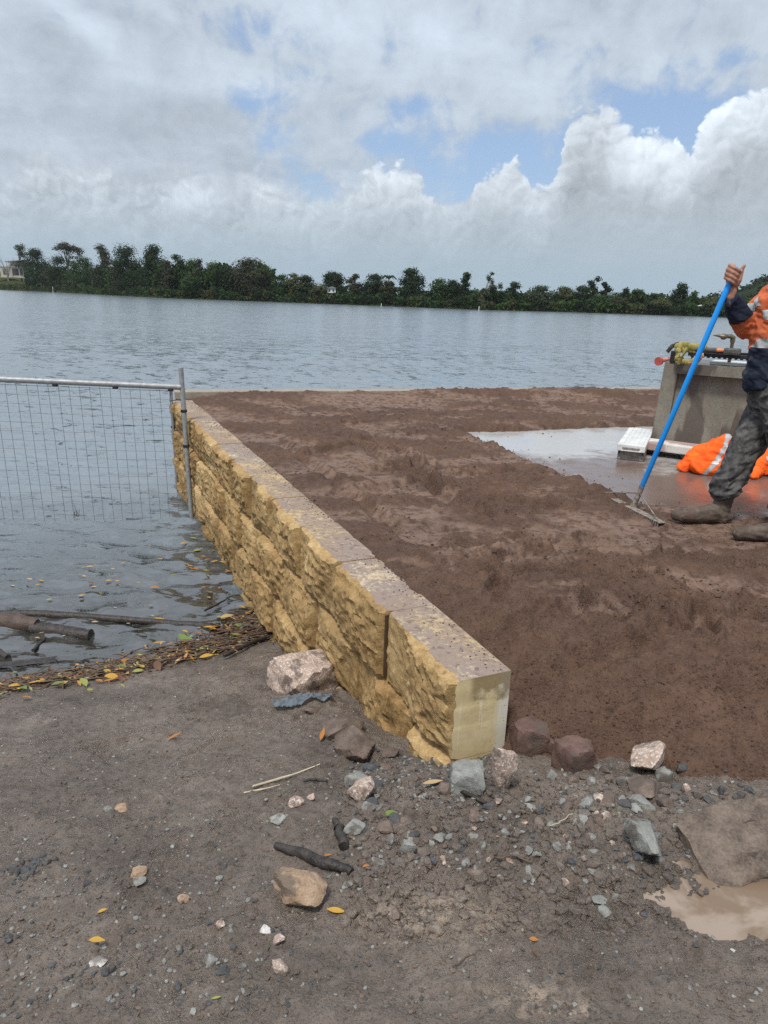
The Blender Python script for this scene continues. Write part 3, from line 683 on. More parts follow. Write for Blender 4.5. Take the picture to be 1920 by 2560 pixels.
# ================================================================== the retaining wall
BL, BH, BD = 0.70, 0.37, 0.225
wall = empty('retaining_wall', (A[0], A[1], -1.86), 'ochre split-face block retaining wall running from the mud into the river', 'wall')
def rock_block(L, H, seed, end_face=False, top=False):
    """block with front (river side) split face; local u along the wall, q into the bank, z up; returns verts, faces, mat ids"""
    st_ = 0.0125 if top or seed < 330 else 0.017; nu = max(4, int(L/st_)); nz = int(H/st_)
    U, Z = np.meshgrid(np.linspace(0, L, nu+1), np.linspace(0, H, nz+1))
    r = np.random.default_rng(seed); ox, oy = r.random(2)*50
    tz = 0.25+(H-Z)/0.045 if top else 0.12+(H-Z)/0.022
    eu = np.minimum(0.0+(L-U)/0.022, (U/0.022) if not end_face else (U/0.02))
    ed = np.clip(np.minimum(eu, np.minimum(0.12+Z/0.022, tz)), 0, 1)
    wb = fbm((U+ox).ravel(), (Z+oy).ravel(), 9.0, 3, seed).reshape(U.shape); Uw = U+0.010*wb; Zw = Z+0.010*wb
    su = r.uniform(1.6, 3.4, 2); sz = r.uniform(1.3, 2.8, 2); e0 = -0.010
    off = np.minimum(e0+sz[0]*Zw, (0.012 if top else e0)+sz[1]*(H-Zw))
    off = np.minimum(off, np.minimum(e0+su[0]*(U if end_face else Uw)+(0.03 if end_face else 0), e0+su[1]*(L-Uw)))
    pm = np.full(U.shape, 9.0)
    for _ in range(10):                                             # the planes the block split along
        a_, b_ = r.normal(0, 0.22), r.normal(0.06, 0.26); cu_, cz_ = r.random()*L, r.random()*H
        pm = np.minimum(pm, 0.03 + r.random()*0.05 + a_*(Uw-cu_) + b_*(Zw-cz_))
    pm = pm - np.median(pm)
    pm = 0.038 + 0.019*np.tanh(pm/0.026) + r.uniform(-0.007, 0.011)
    off = np.minimum(off, pm)
    sc = fbm((U*0.8+oy).ravel(), (Z*1.2+ox).ravel(), 10.0, 3, seed+3, 0.5, True).reshape(U.shape)
    off = off + np.clip(off/0.03, 0, 1)*(0.013*fbm((U+oy).ravel(), (Z*1.4+ox).ravel(), 6.5, 3, seed+6, 0.55, True).reshape(U.shape) + 0.0080*fbm((U+ox).ravel(), (Z*1.3+oy).ravel(), 13.0, 4, seed, 0.6, True).reshape(U.shape) + 0.022*np.maximum(sc-0.1, 0))
    off = np.clip(off, -0.018, 0.10)
    front = np.stack([U, -off, Z], -1).reshape(-1, 3)
    i = np.arange((nu+1)*(nz+1)).reshape(nz+1, nu+1)
    F = [tuple(q_) for q_ in np.stack([i[:-1, :-1], i[:-1, 1:], i[1:, 1:], i[1:, :-1]], -1).reshape(-1, 4)]
    mi = [0]*len(F); V = [tuple(v) for v in front]
    def back(k, zz=None):
        v = V[k]; V.append((v[0], BD, v[2])); return len(V)-1
    bt = [back(k) for k in i[-1]]; bb = [back(k) for k in i[0]]
    bl = [bb[0]] + [back(k) for k in i[1:-1, 0]] + [bt[0]]; br = [bb[-1]] + [back(k) for k in i[1:-1, -1]] + [bt[-1]]
    for k in range(nu):
        F.append((i[-1, k], i[-1, k+1], bt[k+1], bt[k])); mi.append(1)
        F.append((i[0, k+1], i[0, k], bb[k], bb[k+1])); mi.append(0)
    for k in range(nz):
        F.append((i[k+1, 0], bl[k+1], bl[k], i[k, 0])); mi.append(2 if end_face else 0)
        F.append((i[k, -1], br[k], br[k+1], i[k+1, -1])); mi.append(0)
    return V, F, mi
def place_block(s0, L, ztop, H, seed, top, end_face=False, batter=0.0):
    V, F, mi = rock_block(L, H, seed, end_face, top); V = np.array(V)
    P = np.zeros_like(V)
    qq = V[:, 1]-batter
    P[:, 0] = A[0]+DIR[0]*(s0+V[:, 0])+PERP[0]*qq; P[:, 1] = A[1]+DIR[1]*(s0+V[:, 0])+PERP[1]*qq; P[:, 2] = ztop-H+V[:, 2]
    o0 = P.mean(0)
    me_ = mesh_np('block', P-o0, np.array(F), False, mi)
    o = link('block', me_, [FACE, STOP if top else FACE, SEND], wall, loc=o0)
    for p in me_.polygons: p.use_smooth = (p.material_index == 0)
    me_.set_sharp_from_angle(angle=radians(30))
    return o
seed = 300; J = 0.006
for c in range(4):
    zt = TOP - c*(BH+0.004); s0 = 0.0 if c % 2 == 0 else -0.0; first = BL if c % 2 == 0 else BL/2
    s_ = 0.0; k = 0
    while s_ < WALL_L-0.05:
        L = min(first if k == 0 else BL, WALL_L-s_)
        zz = zt + (random.uniform(-0.004, 0.004) if c == 0 else 0)
        place_block(s_+J/2, L-J, zz, BH, seed, c == 0, k == 0, 0.003*c); seed += 1; s_ += L; k += 1
# brown filler strip standing in the first upright joint
JM = m_simple('joint_filler', (0.085, 0.052, 0.026), 0.9)
for s_, c_, zz_ in ((0.70, 0, 0.33),):
    b0 = wpt(s_, -0.008-0.003*c_, TOP-c_*(BH+0.004)-0.02-zz_/2)
    link('joint_strip', box_mesh('joint_strip', (0, 0, 0), (0.007, 0.055, zz_), Matrix.Rotation(atan2(DIR[1], DIR[0]), 3, 'Z')), JM, wall, loc=b0)
# river kerb, one course higher than the wall
kerb = empty('river_kerb', (KA[0], KA[1], TOP), 'pale concrete kerb blocks along the river edge behind the sand', 'kerb')
KC = m_concrete('pale_concrete', (0.22, 0.19, 0.15), (0.38, 0.33, 0.26), 5)
ang = atan2(KD[1], KD[0])
R = Matrix.Rotation(ang, 3, 'Z')
u = -0.02
while u < 11.5:
    L = 1.18; c = KA + KD*(u+L/2) + KN*0.13
    me = box_mesh('kerb_block', (0, 0, 0), (L-0.008, 0.24, 0.11), R, 0.012)
    link('kerb_block', me, KC, kerb, loc=(c[0], c[1], TOP+0.055-0.008+random.uniform(-.004, .004)))
    c2 = KA + KD*(u+L/2) + KN*0.12
    me = box_mesh('kerb_block', (0, 0, 0), (L-0.008, 0.22, 1.5), R, 0.012)
    link('kerb_block', me, FACE, kerb, loc=(c2[0], c2[1], TOP-0.012-0.75))
    u += L
# ================================================================== far bank: terrain, hills, trees, houses
def m_leaf(name, c0, c1):
    m, n, b = new_mat(name); P = n.geo()
    a = n.noise(P, 0.35, 3, 0.6); f = n.noise(P, 1.3, 2, 0.6)
    c = n.mix(n.smooth(n.math('ADD', n.math('MULTIPLY', a, 0.5), n.math('MULTIPLY', f, 0.5)), 0.36, 0.64), c0, c1)
    setb(n, b, c, 0.85, None, 0.1)
    t = n.N.new('ShaderNodeBsdfTranslucent'); n.put(t.inputs['Color'], c); mx = n.N.new('ShaderNodeMixShader'); mx.inputs[0].default_value = 0.42
    n.L.new(b.outputs[0], mx.inputs[1]); n.L.new(t.outputs[0], mx.inputs[2]); out = [q for q in n.N if q.type == 'OUTPUT_MATERIAL'][0]; n.L.new(mx.outputs[0], out.inputs[0])
    return m
LEAFM = {'dark': m_leaf('dark_foliage', (0.024, 0.040, 0.020), (0.044, 0.068, 0.030)),
         'mid': m_leaf('mid_foliage', (0.034, 0.064, 0.022), (0.068, 0.112, 0.038)),
         'light': m_leaf('light_green_foliage', (0.050, 0.090, 0.026), (0.095, 0.150, 0.045)),
         'olive': m_leaf('olive_foliage', (0.060, 0.074, 0.030), (0.110, 0.118, 0.052)),
         'brown': m_leaf('brownish_foliage', (0.044, 0.050, 0.030), (0.085, 0.082, 0.048)),
         'grey': m_leaf('grey_green_foliage', (0.052, 0.070, 0.044), (0.092, 0.112, 0.068))}
BARK = m_simple('bark', (0.13, 0.115, 0.095), 0.9); PALEBARK = m_simple('pale_bark', (0.26, 0.24, 0.21), 0.9)
SHORE_PX = [(-500, 700), (-150, 716), (0, 724.8), (145, 731), (250, 737), (400, 745), (650, 754), (900, 763), (1200, 775), (1400, 780), (1650, 788), (1790, 793), (1920, 797), (2200, 806), (2500, 815)]
SHORE = np.array([onz(x, y, WATER)[:2] for x, y in SHORE_PX])
SHORE[0] = (-560, 640); SHORE[1] = (-350, 545)
SPX = np.array([p[0] for p in SHORE_PX], float)
def shore(px):
    return np.array([np.interp(px, SPX, SHORE[:, 0]), np.interp(px, SPX, SHORE[:, 1])])
# bank terrain
V, Fq = [], []
pxs = np.linspace(-500, 2500, 160)
prof_ = [(-3, -1.0), (0, -0.1), (2, 0.5), (8, 1.6), (30, 2.4), (120, 3.0), (420, 6.0)]
for p_ in pxs:
    b_ = shore(p_); dirv = b_/np.linalg.norm(b_)
    for (o_, h_) in prof_:
        P_ = b_+dirv*o_; V.append((P_[0], P_[1], WATER+h_*(1+(1.9*float(sstep(110, 30, p_)) if o_ >= 8 else 0))+0.3*float(perlin(np.array([P_[0]*0.05]), np.array([P_[1]*0.05]))[0])*(o_ > 1)))
m_ = len(prof_)
for i in range(len(pxs)-1):
    for j in range(m_-1): Fq.append((i*m_+j, (i+1)*m_+j, (i+1)*m_+j+1, i*m_+j+1))
BANKM = m_leaf('bank_grass', (0.045, 0.060, 0.022), (0.085, 0.100, 0.036))
tag(link('far_bank', mesh_np('far_bank', V, Fq), BANKM), kind='structure')
# distant hills
def hill(name, pts, dist, mat, depth=500):
    V, F = [], []; n = len(pts)
    xs = np.linspace(pts[0][0], pts[-1][0], 70); ys = np.interp(xs, [p[0] for p in pts], [p[1] for p in pts])
    for x, y in zip(xs, ys):
        T_ = ond(x, y, dist); hgt = T_[2]-WATER
        T_[2] += hgt*0.10*float(fbm(np.array([x*0.03]), np.array([0.3]), 1.0, 4, 9)[0])
        d2 = np.array([T_[0], T_[1]])/hypot(T_[0], T_[1])
        V += [(T_[0]-d2[0]*depth, T_[1]-d2[1]*depth, WATER-1), (T_[0]-d2[0]*depth*0.4, T_[1]-d2[1]*depth*0.4, WATER+(T_[2]-WATER)*0.6), tuple(T_), (T_[0]+d2[0]*depth, T_[1]+d2[1]*depth, WATER-1)]
    for i in range(len(xs)-1):
        for j in range(3): F.append((i*4+j, (i+1)*4+j, (i+1)*4+j+1, i*4+j+1))
    return tag(link(name, mesh_np(name, V, F), mat), kind='structure')
hill('distant_hills', [(-300, 712), (300, 722), (900, 742), (1080, 738), (1180, 728), (1230, 724), (1300, 734), (1400, 729), (1500, 730), (1560, 732), (1640, 740), (1750, 758), (2300, 760)], 2600, m_leaf('hazy_hill', (0.085, 0.115, 0.105), (0.115, 0.140, 0.115)), 700)

def leaf_cards(blobs, n, size, rs, tri=False, flat=0.0):
    """n small leaf sprays scattered through ellipsoid lobes; blobs = [(c, (rx,ry,rz))]"""
    C_ = np.array([b[0] for b in blobs], float); R_ = np.array([b[1] for b in blobs], float)
    w = R_[:, 0]*R_[:, 2]; w = w/w.sum()
    k = rs.choice(len(blobs), n, p=w)
    d = rs.normal(size=(n, 3)); d /= np.linalg.norm(d, axis=1)[:, None]
    rad = rs.random(n)**0.45*(1+0.18*rs.normal(size=n))
    P = C_[k] + d*R_[k]*rad[:, None]
    nrm = d*1.5 + rs.normal(size=(n, 3))*0.30 + np.array([0, 0, 0.55]); nrm /= np.linalg.norm(nrm, axis=1)[:, None]
    t = np.cross(nrm, rs.normal(size=(n, 3))); t /= np.linalg.norm(t, axis=1)[:, None]; b = np.cross(nrm, t)
    s = size*(0.55+0.9*rs.random(n)**1.5)[:, None]
    q = [P - t*s*0.5 - b*s*0.25, P + t*s*0.1 - b*s*0.5, P + t*s*0.55 + b*s*0.2, P - t*s*0.1 + b*s*0.5]
    V = np.stack(q, 1).reshape(-1, 3); F = np.arange(n*4).reshape(-1, 4)
    return V, F
def tree(label, px, ytop, wpx, kind, form='round', group='trees along the far river bank', off=6.0, open_=1.0, name='tree', bark=None, density=1.0, lean=0.0, base=0.10):
    rs = np.random.default_rng(int(px*7+ytop)); b_ = shore(px); dv = b_/np.linalg.norm(b_); P0 = b_+dv*off
    dist = float(np.dot(np.array([P0[0], P0[1], 0]), fwd)); k = dist/F_PX
    topP = ond(px, ytop, P0[1]); z0 = WATER+0.6; H = (topP[2]-z0)*1.08; Wd = wpx*k*1.14
    P0 = np.array([topP[0], P0[1]])
    root = empty(name, (P0[0], P0[1], z0), label, 'tree', group)
    bark = bark or BARK
    blobs = []; cs = 1.0
    if form == 'round':
        nb = 9
        for _ in range(nb):
            u = rs.random(); zz = H*(base+0.10+(0.80-base)*u); ww = Wd*0.5*(0.55+0.45*sin(pi*min(1, u*0.9+0.15)))
            a = rs.random()*2*pi; rr_ = ww*0.55*rs.random()**0.5
            blobs.append(((cos(a)*rr_, sin(a)*rr_, zz), (Wd*0.26*(0.7+0.6*rs.random()), Wd*0.24*(0.7+0.6*rs.random()), H*0.12*(0.8+0.6*rs.random()))))
        blobs += [((Wd*0.06*rs.normal(), 0, H*0.86), (Wd*0.24, Wd*0.24, H*0.13)), ((-Wd*0.2, 0, H*0.62), (Wd*0.27, Wd*0.25, H*0.18)), ((Wd*0.2, 0, H*0.60), (Wd*0.27, Wd*0.25, H*0.18)), ((0, 0, H*(base+0.14)), (Wd*0.46, Wd*0.38, H*0.20)), ((0, 0, H*0.42), (Wd*0.42, Wd*0.35, H*0.22))]
        n = 1500
    elif form == 'umbrella':
        for _ in range(13):
            a = rs.random()*2*pi; rr_ = Wd*0.42*rs.random()**0.5; blobs.append(((cos(a)*rr_, sin(a)*rr_*0.7, H*(0.80+0.14*rs.random()-0.16*(rr_/Wd*2)**2)), (Wd*0.17*rs.uniform(.6, 1.4), Wd*0.15, H*0.065*rs.uniform(.6, 1.3))))
        for _ in range(12):
            a = rs.random()*2*pi; blobs.append(((cos(a)*Wd*0.35, 0, H*(0.40+0.35*rs.random())), (Wd*0.10, Wd*0.10, H*0.04)))
        n = 620; cs = 0.8
    elif form == 'airy':
        for _ in range(11):
            u = rs.random(); blobs.append(((Wd*0.42*rs.normal()*0.55, Wd*0.3*rs.normal()*0.6, H*(0.30+0.66*u)), (Wd*0.20*rs.uniform(.6, 1.4), Wd*0.18, H*0.085*rs.uniform(.7, 1.4))))
        blobs.append(((0, 0, H*0.94), (Wd*0.16, Wd*0.16, H*0.05))); n = 430; cs = 0.75
    elif form == 'column':
        for q_ in np.linspace(0.18, 0.95, 9): blobs.append(((Wd*0.1*rs.normal(), 0, H*q_), (Wd*(0.46-0.22*q_), Wd*0.36, H*0.09)))
        n = 900
    elif form == 'low':
        for _ in range(7):
            a = rs.random()*2*pi; blobs.append(((cos(a)*Wd*0.28, sin(a)*Wd*0.2, H*(0.35+0.35*rs.random())), (Wd*0.24, Wd*0.24, H*0.22)))
        blobs.append(((0, 0, H*0.7), (Wd*0.3, Wd*0.3, H*0.26))); n = 900
    elif form == 'palm': n = 0
    elif form == 'bare': n = 0
    for i, (c, r) in enumerate(blobs): blobs[i] = ((c[0]+lean*c[2], c[1], c[2]), r)
    # trunk and limbs: one mesh
    bm = bmesh.new(); r0 = max(0.22, 0.016*H)
    tp = [(0, 0, -1.2), (0.01*H*rs.normal()+lean*0.3*H, 0, 0.3*H), (0.015*H*rs.normal()+lean*0.6*H, 0, 0.62*H), (lean*0.9*H, 0, 0.88*H)]
    bm_tube(bm, tp, [r0*1.3, r0, r0*0.7, r0*0.25], 6)
    tgt = [b for b in blobs] if form not in ('bare',) else [((Wd*0.5*rs.uniform(-1, 1), Wd*0.3*rs.uniform(-1, 1), H*rs.uniform(0.55, 1.0)), None) for _ in range(12)]
    if form != 'palm':
        for c, _r in tgt[:12]:
            h0 = min(0.85*c[2], H*rs.uniform(0.28, 0.62)); st = (lean*h0, 0, h0)
            md = ((st[0]+c[0])*0.5, (st[1]+c[1])*0.5, st[2]*0.35+c[2]*0.65)
            bm_tube(bm, [st, md, c], [r0*0.5, r0*0.34, r0*0.14], 4)
            if form == 'bare':
                for _ in range(3):
                    e = (c[0]+Wd*0.12*rs.normal(), c[1], c[2]+H*0.1*rs.random()); bm_tube(bm, [md, e], [r0*0.2, r0*0.08], 3)
    if form == 'palm':
        for j in range(13):
            a = 2*pi*j/13; L = Wd*0.55
            V = [(0, 0, H*0.88), (cos(a)*L*0.5, sin(a)*L*0.5, H*0.88+L*0.35), (cos(a)*L, sin(a)*L, H*0.88-L*0.05)]
            bm_tube(bm, V, [0.12, 0.3, 0.05], 4)
    link('trunk', mesh_bm('trunk', bm, True), (LEAFM['mid'] if form == 'palm' else bark), root, local=True)
    if n:
        n = int(3.2*n*density*min(1.7, max(0.6, Wd*H/140)))
        V, F = leaf_cards(blobs, n, max(0.5, 0.025*max(H, Wd))*1.05*cs, rs)
        link('crown', mesh_np('crown', V, F, False), LEAFM[kind], root, local=True)
    return root
T = [
 ('bare leafless tree with pale branches beside the far house', 14, 645, 40, 'grey', 'bare', dict(bark=PALEBARK, off=10)),
 ('tall thin see-through tree rising behind the far house roof', 44, 617, 50, 'grey', 'airy', dict(off=30)),
 ('dense dark tree right next to the far house', 92, 624, 66, 'dark', 'round', dict(off=10)),
 ('flat-topped umbrella tree with open see-through crown near the left end', 165, 611, 80, 'brown', 'umbrella', dict(off=14)),
 ('dark bushy tree under the flat-topped umbrella tree', 142, 645, 62, 'dark', 'round', dict(off=6)),
 ('mid green rounded tree right of the umbrella tree', 204, 642, 74, 'mid', 'round', dict(off=8)),
 ('thin dark tree with ragged top above the rounded green tree', 253, 622, 52, 'brown', 'column', dict(off=12)),
 ('drooping dark she-oak left of the tallest ragged tree', 318, 621, 84, 'dark', 'round', dict(off=8)),
 ('drooping grey tree in front of the left wood', 292, 660, 50, 'brown', 'column', dict(off=3)),
 ('tallest ragged dark tree of the left wood', 385, 616, 66, 'dark', 'round', dict(off=9)),
 ('pale trunked slender tree right of the tallest tree', 412, 660, 44, 'brown', 'column', dict(off=4, bark=PALEBARK)),
 ('narrow dark tree with two ragged tops in the left wood', 447, 646, 52, 'dark', 'column', dict(off=9)),
 ('light green tree showing between dark neighbours in the left wood', 478, 655, 46, 'light', 'round', dict(off=16)),
 ('small bright round bush tree low at the edge of the left wood', 474, 686, 48, 'mid', 'low', dict(off=1.5)),
 ('spiky topped thin tree between two light green trees', 501, 655, 34, 'brown', 'column', dict(off=11)),
 ('light green broad tree left of the big brownish dome', 532, 662, 58, 'light', 'round', dict(off=14)),
 ('dark green tree touching the big dome on its left', 570, 666, 56, 'dark', 'round', dict(off=8)),
 ('big brownish dome tree with pale trunk showing', 622, 647, 96, 'brown', 'round', dict(off=7, bark=PALEBARK)),
 ('bright green tree leaning out behind the big dome', 656, 663, 52, 'light', 'round', dict(off=14)),
 ('dark rounded tree right of the big dome', 702, 688, 54, 'mid', 'round', dict(off=7)),
 ('olive tree with thin upright tops in the middle of the bank', 735, 690, 50, 'olive', 'column', dict(off=6)),
 ('dark green tree behind the yellowish round bush', 765, 690, 56, 'dark', 'round', dict(off=9)),
 ('yellowish olive round bush tree beside the small white house', 800, 709, 48, 'olive', 'low', dict(off=2)),
 ('dark round-headed tree standing over the small white house', 834, 681, 58, 'dark', 'round', dict(off=12, base=0.36)),
 ('thin twiggy tree in front of the white roof', 888, 692, 38, 'brown', 'column', dict(off=5)),
 ('broad dark tree left of the palm', 934, 688, 66, 'dark', 'round', dict(off=8)),
 ('palm tree poking out above the bank trees', 972, 694, 34, 'mid', 'palm', dict(off=9)),
 ('pale trunked brownish tree beneath the palm', 971, 705, 44, 'brown', 'round', dict(off=4, bark=PALEBARK)),
 ('tall billowing dark tree in the middle of the bank', 1034, 672, 68, 'dark', 'round', dict(off=8)),
 ('wide dark tree right of the tall billowing tree', 1103, 698, 66, 'mid', 'round', dict(off=8)),
 ('dark low tree filling the gap below the vine tower', 1136, 701, 54, 'dark', 'round', dict(off=6)),
 ('tall narrow vine-covered tree like a tower', 1163, 688, 34, 'dark', 'column', dict(off=5)),
 ('sparse tree leaning to the right against the sky', 1206, 684, 46, 'grey', 'airy', dict(off=6, lean=0.28, density=2.2, bark=PALEBARK)),
 ('light low tree between leaning tree and dark cone', 1240, 722, 52, 'mid', 'low', dict(off=5)),
 ('dark cone-shaped tree standing alone', 1284, 711, 46, 'dark', 'column', dict(off=5)),
 ('wide grey green tree with rounded top', 1352, 717, 66, 'grey', 'round', dict(off=5)),
 ('olive tree left of the pair of tall airy pines', 1416, 719, 54, 'olive', 'round', dict(off=6)),
 ('dark dense tree below the pair of tall airy pines', 1457, 718, 48, 'dark', 'round', dict(off=6)),
 ('taller of the two airy pines', 1487, 700, 34, 'dark', 'column', dict(off=10)),
 ('smaller of the two airy pines', 1514, 712, 28, 'dark', 'column', dict(off=11)),
 ('low olive mangrove in front of the airy pines', 1500, 735, 62, 'mid', 'low', dict(off=2)),
 ('brownish olive mangrove leaning over the water', 1545, 742, 44, 'brown', 'low', dict(off=2)),
 ('small round dark tree left of two twin crowns', 1564, 722, 32, 'dark', 'round', dict(off=7)),
 ('small green round crown beside the dark round one', 1595, 726, 38, 'mid', 'round', dict(off=7)),
 ('low broad tree between twin crowns and tall dark tree', 1640, 734, 62, 'mid', 'round', dict(off=6)),
 ('grey olive mangrove low on the water at the right', 1655, 745, 74, 'olive', 'low', dict(off=1.5)),
 ('tall dark bushy tree left of the blue rake handle', 1704, 708, 46, 'dark', 'round', dict(off=7)),
 ('green tree just right of the tall dark bushy tree', 1733, 730, 36, 'mid', 'round', dict(off=6)),
 ('low tree on the bank behind the blue rake handle', 1785, 748, 60, 'olive', 'low', dict(off=4)),
 ('bright green round bush between the sleeve and the hill', 1878, 745, 44, 'light', 'low', dict(off=8)),
]
for (lab, px, yt, w, kind, form, kw) in T: tree(lab, px, yt, w, kind, form, **kw)

# undergrowth along the water and the wood filling the gaps behind
def mass(name, p0, p1, n, o0, o1, h0, h1, size, mats, seed, ymax=None):
    rs = np.random.default_rng(seed); P = []
    pxr = rs.uniform(p0, p1, n); b_ = np.stack([np.interp(pxr, SPX, SHORE[:, 0]), np.interp(pxr, SPX, SHORE[:, 1])], 1)
    dv = b_/np.linalg.norm(b_, axis=1)[:, None]; o_ = rs.uniform(o0, o1, n); xy = b_+dv*o_[:, None]
    hm = h0 + (h1-h0)*np.clip(0.5+0.9*fbm(xy[:, 0]*0.1, xy[:, 1]*0.02, 1.0, 3, seed), 0, 1)
    z = WATER + 0.1 + hm*rs.random(n)**0.7
    C_ = np.stack([xy[:, 0], xy[:, 1], z], 1)
    V, F = leaf_cards([((0, 0, 0), (0.01, 0.01, 0.01))], n, size, rs)
    V = V + np.repeat(C_, 4, 0)
    o = link(name, mesh_np(name, V, F, False, rs.integers(0, len(mats), n) if False else (np.abs(fbm(xy[:, 0]*0.07, xy[:, 1]*0.01, 1.0, 2, seed+3))*2.2*len(mats)).astype(int) % len(mats)), [LEAFM[m] for m in mats])
    return tag(o, kind='stuff')
mass('undergrowth', -420, 2300, 24000, -0.5, 7, 1.2, 5.2, 0.85, ['mid', 'dark', 'olive', 'light'], 5)
mass('wood', 70, 690, 17000, 4, 30, 8.5, 14.0, 1.2, ['dark', 'dark', 'mid', 'brown'], 6)
mass('wood', 690, 2300, 16000, 4, 24, 4.2, 7.6, 1.0, ['dark', 'dark', 'mid', 'olive'], 16)
# wooded headland behind the man
rs = np.random.default_rng(12); HP = [(1700, 775), (1740, 760), (1775, 748), (1800, 742), (1830, 735), (1870, 722), (1900, 704), (1925, 694), (2000, 680), (2200, 670)]
hill('headland', HP, 620, LEAFM['dark'], 90)
bl = []
for q_ in np.arange(1735, 2200, 7.0):
    yy = np.interp(q_, [p[0] for p in HP], [p[1] for p in HP]); P_ = ond(q_, yy-1+rs.normal()*2, 618); bl.append((P_, (5, 5, 4)))
    P_ = ond(q_, yy+rs.uniform(8, 40), 560); bl.append((P_, (6, 5, 4)))
V, F = leaf_cards(bl, 5200, 2.4, rs)
tag(link('headland_wood', mesh_np('headland_wood', V, F, False), LEAFM['dark']), kind='stuff')

# houses on the far bank
CREAM = m_simple('cream_render', (0.40, 0.365, 0.30), 0.8, var=0.06, sc=0.3); DARKW = m_simple('dark_cladding', (0.10, 0.095, 0.09), 0.7); GLASSY = m_simple('dark_window_glass', (0.03, 0.035, 0.04), 0.12, spec=0.8); WHITE = m_simple('white_paint', (0.72, 0.72, 0.70), 0.6, var=0.05); ROOFM = m_simple('grey_roof_metal', (0.22, 0.22, 0.22), 0.5)
def house(label, px, py0, py1, wpx, Y_off, style):
    b_ = shore(px); dv = b_/np.linalg.norm(b_); P_ = b_+dv*Y_off; Yd = P_[1]
    lo = ond(px, py1, Yd); hi = ond(px, py0, Yd); H = hi[2]-lo[2]; Wd = wpx*float(np.dot(lo, fwd))/F_PX
    h = empty('house', lo, label, 'house'); D_ = Wd*0.7
    def part(n_, c, s_, m_, par=h): return link(n_, box_mesh(n_, c, s_), m_, par, local=True)
    if style == 'modern':
        part('wall', (-Wd*0.02, D_/2, H*0.24), (Wd*0.92, D_, H*0.62), CREAM)
        part('upper_wall', (Wd*0.20, D_*0.5, H*0.70), (Wd*0.5, D_*0.8, H*0.36), DARKW)
        r = part('roof', (Wd*0.17, D_*0.5, H*0.92), (Wd*0.72, D_*1.05, H*0.05), ROOFM); r.rotation_euler = (0, radians(-7), 0)
        part('parapet', (-Wd*0.02, D_*0.5, H*0.57), (Wd*0.98, D_*1.05, H*0.05), CREAM)
        w1 = part('window', (-Wd*0.30, -0.08, H*0.27), (Wd*0.14, 0.2, H*0.36), GLASSY); part('window', (Wd*0.12, -0.08, H*0.27), (Wd*0.28, 0.2, H*0.42), GLASSY)
        part('window', (Wd*0.36, -0.08, H*0.27), (Wd*0.12, 0.2, H*0.42), GLASSY); part('window', (Wd*0.20, D_*0.1-0.08, H*0.72), (Wd*0.36, 0.2, H*0.2), GLASSY)
        part('terrace', (0, -D_*0.12, -H*0.09), (Wd*1.15, D_*0.35, H*0.05), CREAM); part('column', (Wd*0.0, -0.3, H*0.25), (0.35, 0.35, H*0.6), CREAM)
    else:
        part('wall', (0, D_/2, H*0.36), (Wd*0.9, D_, H*0.78), WHITE)
        bm = bmesh.new(); v = [bm.verts.new(c) for c in ((-Wd*0.52, -0.4, H*0.74), (Wd*0.52, -0.4, H*0.74), (0, -0.4, H), (-Wd*0.52, D_+0.4, H*0.74), (Wd*0.52, D_+0.4, H*0.74), (0, D_+0.4, H))]
        for f_ in ((0, 1, 2), (3, 5, 4), (0, 2, 5, 3), (1, 4, 5, 2), (0, 3, 4, 1)): bm.faces.new([v[i] for i in f_])
        link('roof', mesh_bm('roof', bm), WHITE if style == 'white' else ROOFM, h, local=True)
        for u_ in (-0.25, 0.2): part('window', (Wd*u_, -0.05, H*0.4), (Wd*0.2, 0.15, H*0.3), GLASSY)
    return h
house('two-storey cream and dark house on the bank at the far left', 32, 650, 690, 62, 24, 'modern')
house('small white walled house under the dark round-headed tree', 829, 716, 732, 22, 3.2, 'grey')
house('house with white gable roof behind the thin twiggy tree', 885, 706, 727, 34, 7.5, 'white')
house('tiny white shed among bushes left of the rake handle', 1753, 762, 773, 12, 3.0, 'white')
for px, y0, y1, lab in ((133, 717, 733, 'tall white marker post in the water below the umbrella tree'), (953, 759, 767, 'short white marker post in the water below the palm'), (1197, 766, 777, 'thin white marker post standing in water below the leaning tree'), (952, 0, 0, '')):
    if not lab: continue
    P_ = onz(px, y1, WATER); k = ppm(P_); Hh = (y1-y0)/k
    bm = bmesh.new(); bm_tube(bm, [(0, 0, -0.8), (0, 0, Hh*0.92), (0, 0, Hh)], [0.09, 0.09, 0.05], 8)
    o = link('marker_post', mesh_bm('marker_post', bm, True), WHITE, None, loc=P_); tag(o, lab, 'post')
# ================================================================== fence in the water
GALV = m_simple('galvanised_steel', (0.34, 0.345, 0.35), 0.5, 0.35, 0.18, 20, 0.1); WIRE = m_simple('grey_wire', (0.26, 0.27, 0.28), 0.5, 0.5); BLACK = m_simple('black_plastic', (0.018, 0.018, 0.02), 0.5)
base_p = onz(477, 1262, WATER); FY = 8.28; base_p = ond(477, 1266, FY); topp = ond(452, 919, FY); endr = ond(452, 968, FY); strt = ond(-260, 939, FY-0.75); y0p = ond(0, 948, FY-0.47)
fence = empty('mesh_fence_panel', (base_p[0], base_p[1], WATER), 'galvanised pipe framed wire mesh fence panel standing in the river', 'fence')
bp = base_p + (base_p-topp)/np.linalg.norm(base_p-topp)*0.5
link('post', tube_mesh('post', [bp, base_p, topp], 0.028, 14), GALV, fence)
link('top_rail', tube_mesh('top_rail', [strt, y0p, endr], 0.033, 14), GALV, fence)
rd = (endr-y0p); rlen = np.linalg.norm(rd); rdir = rd/rlen; dn = (base_p-topp)/np.linalg.norm(base_p-topp)
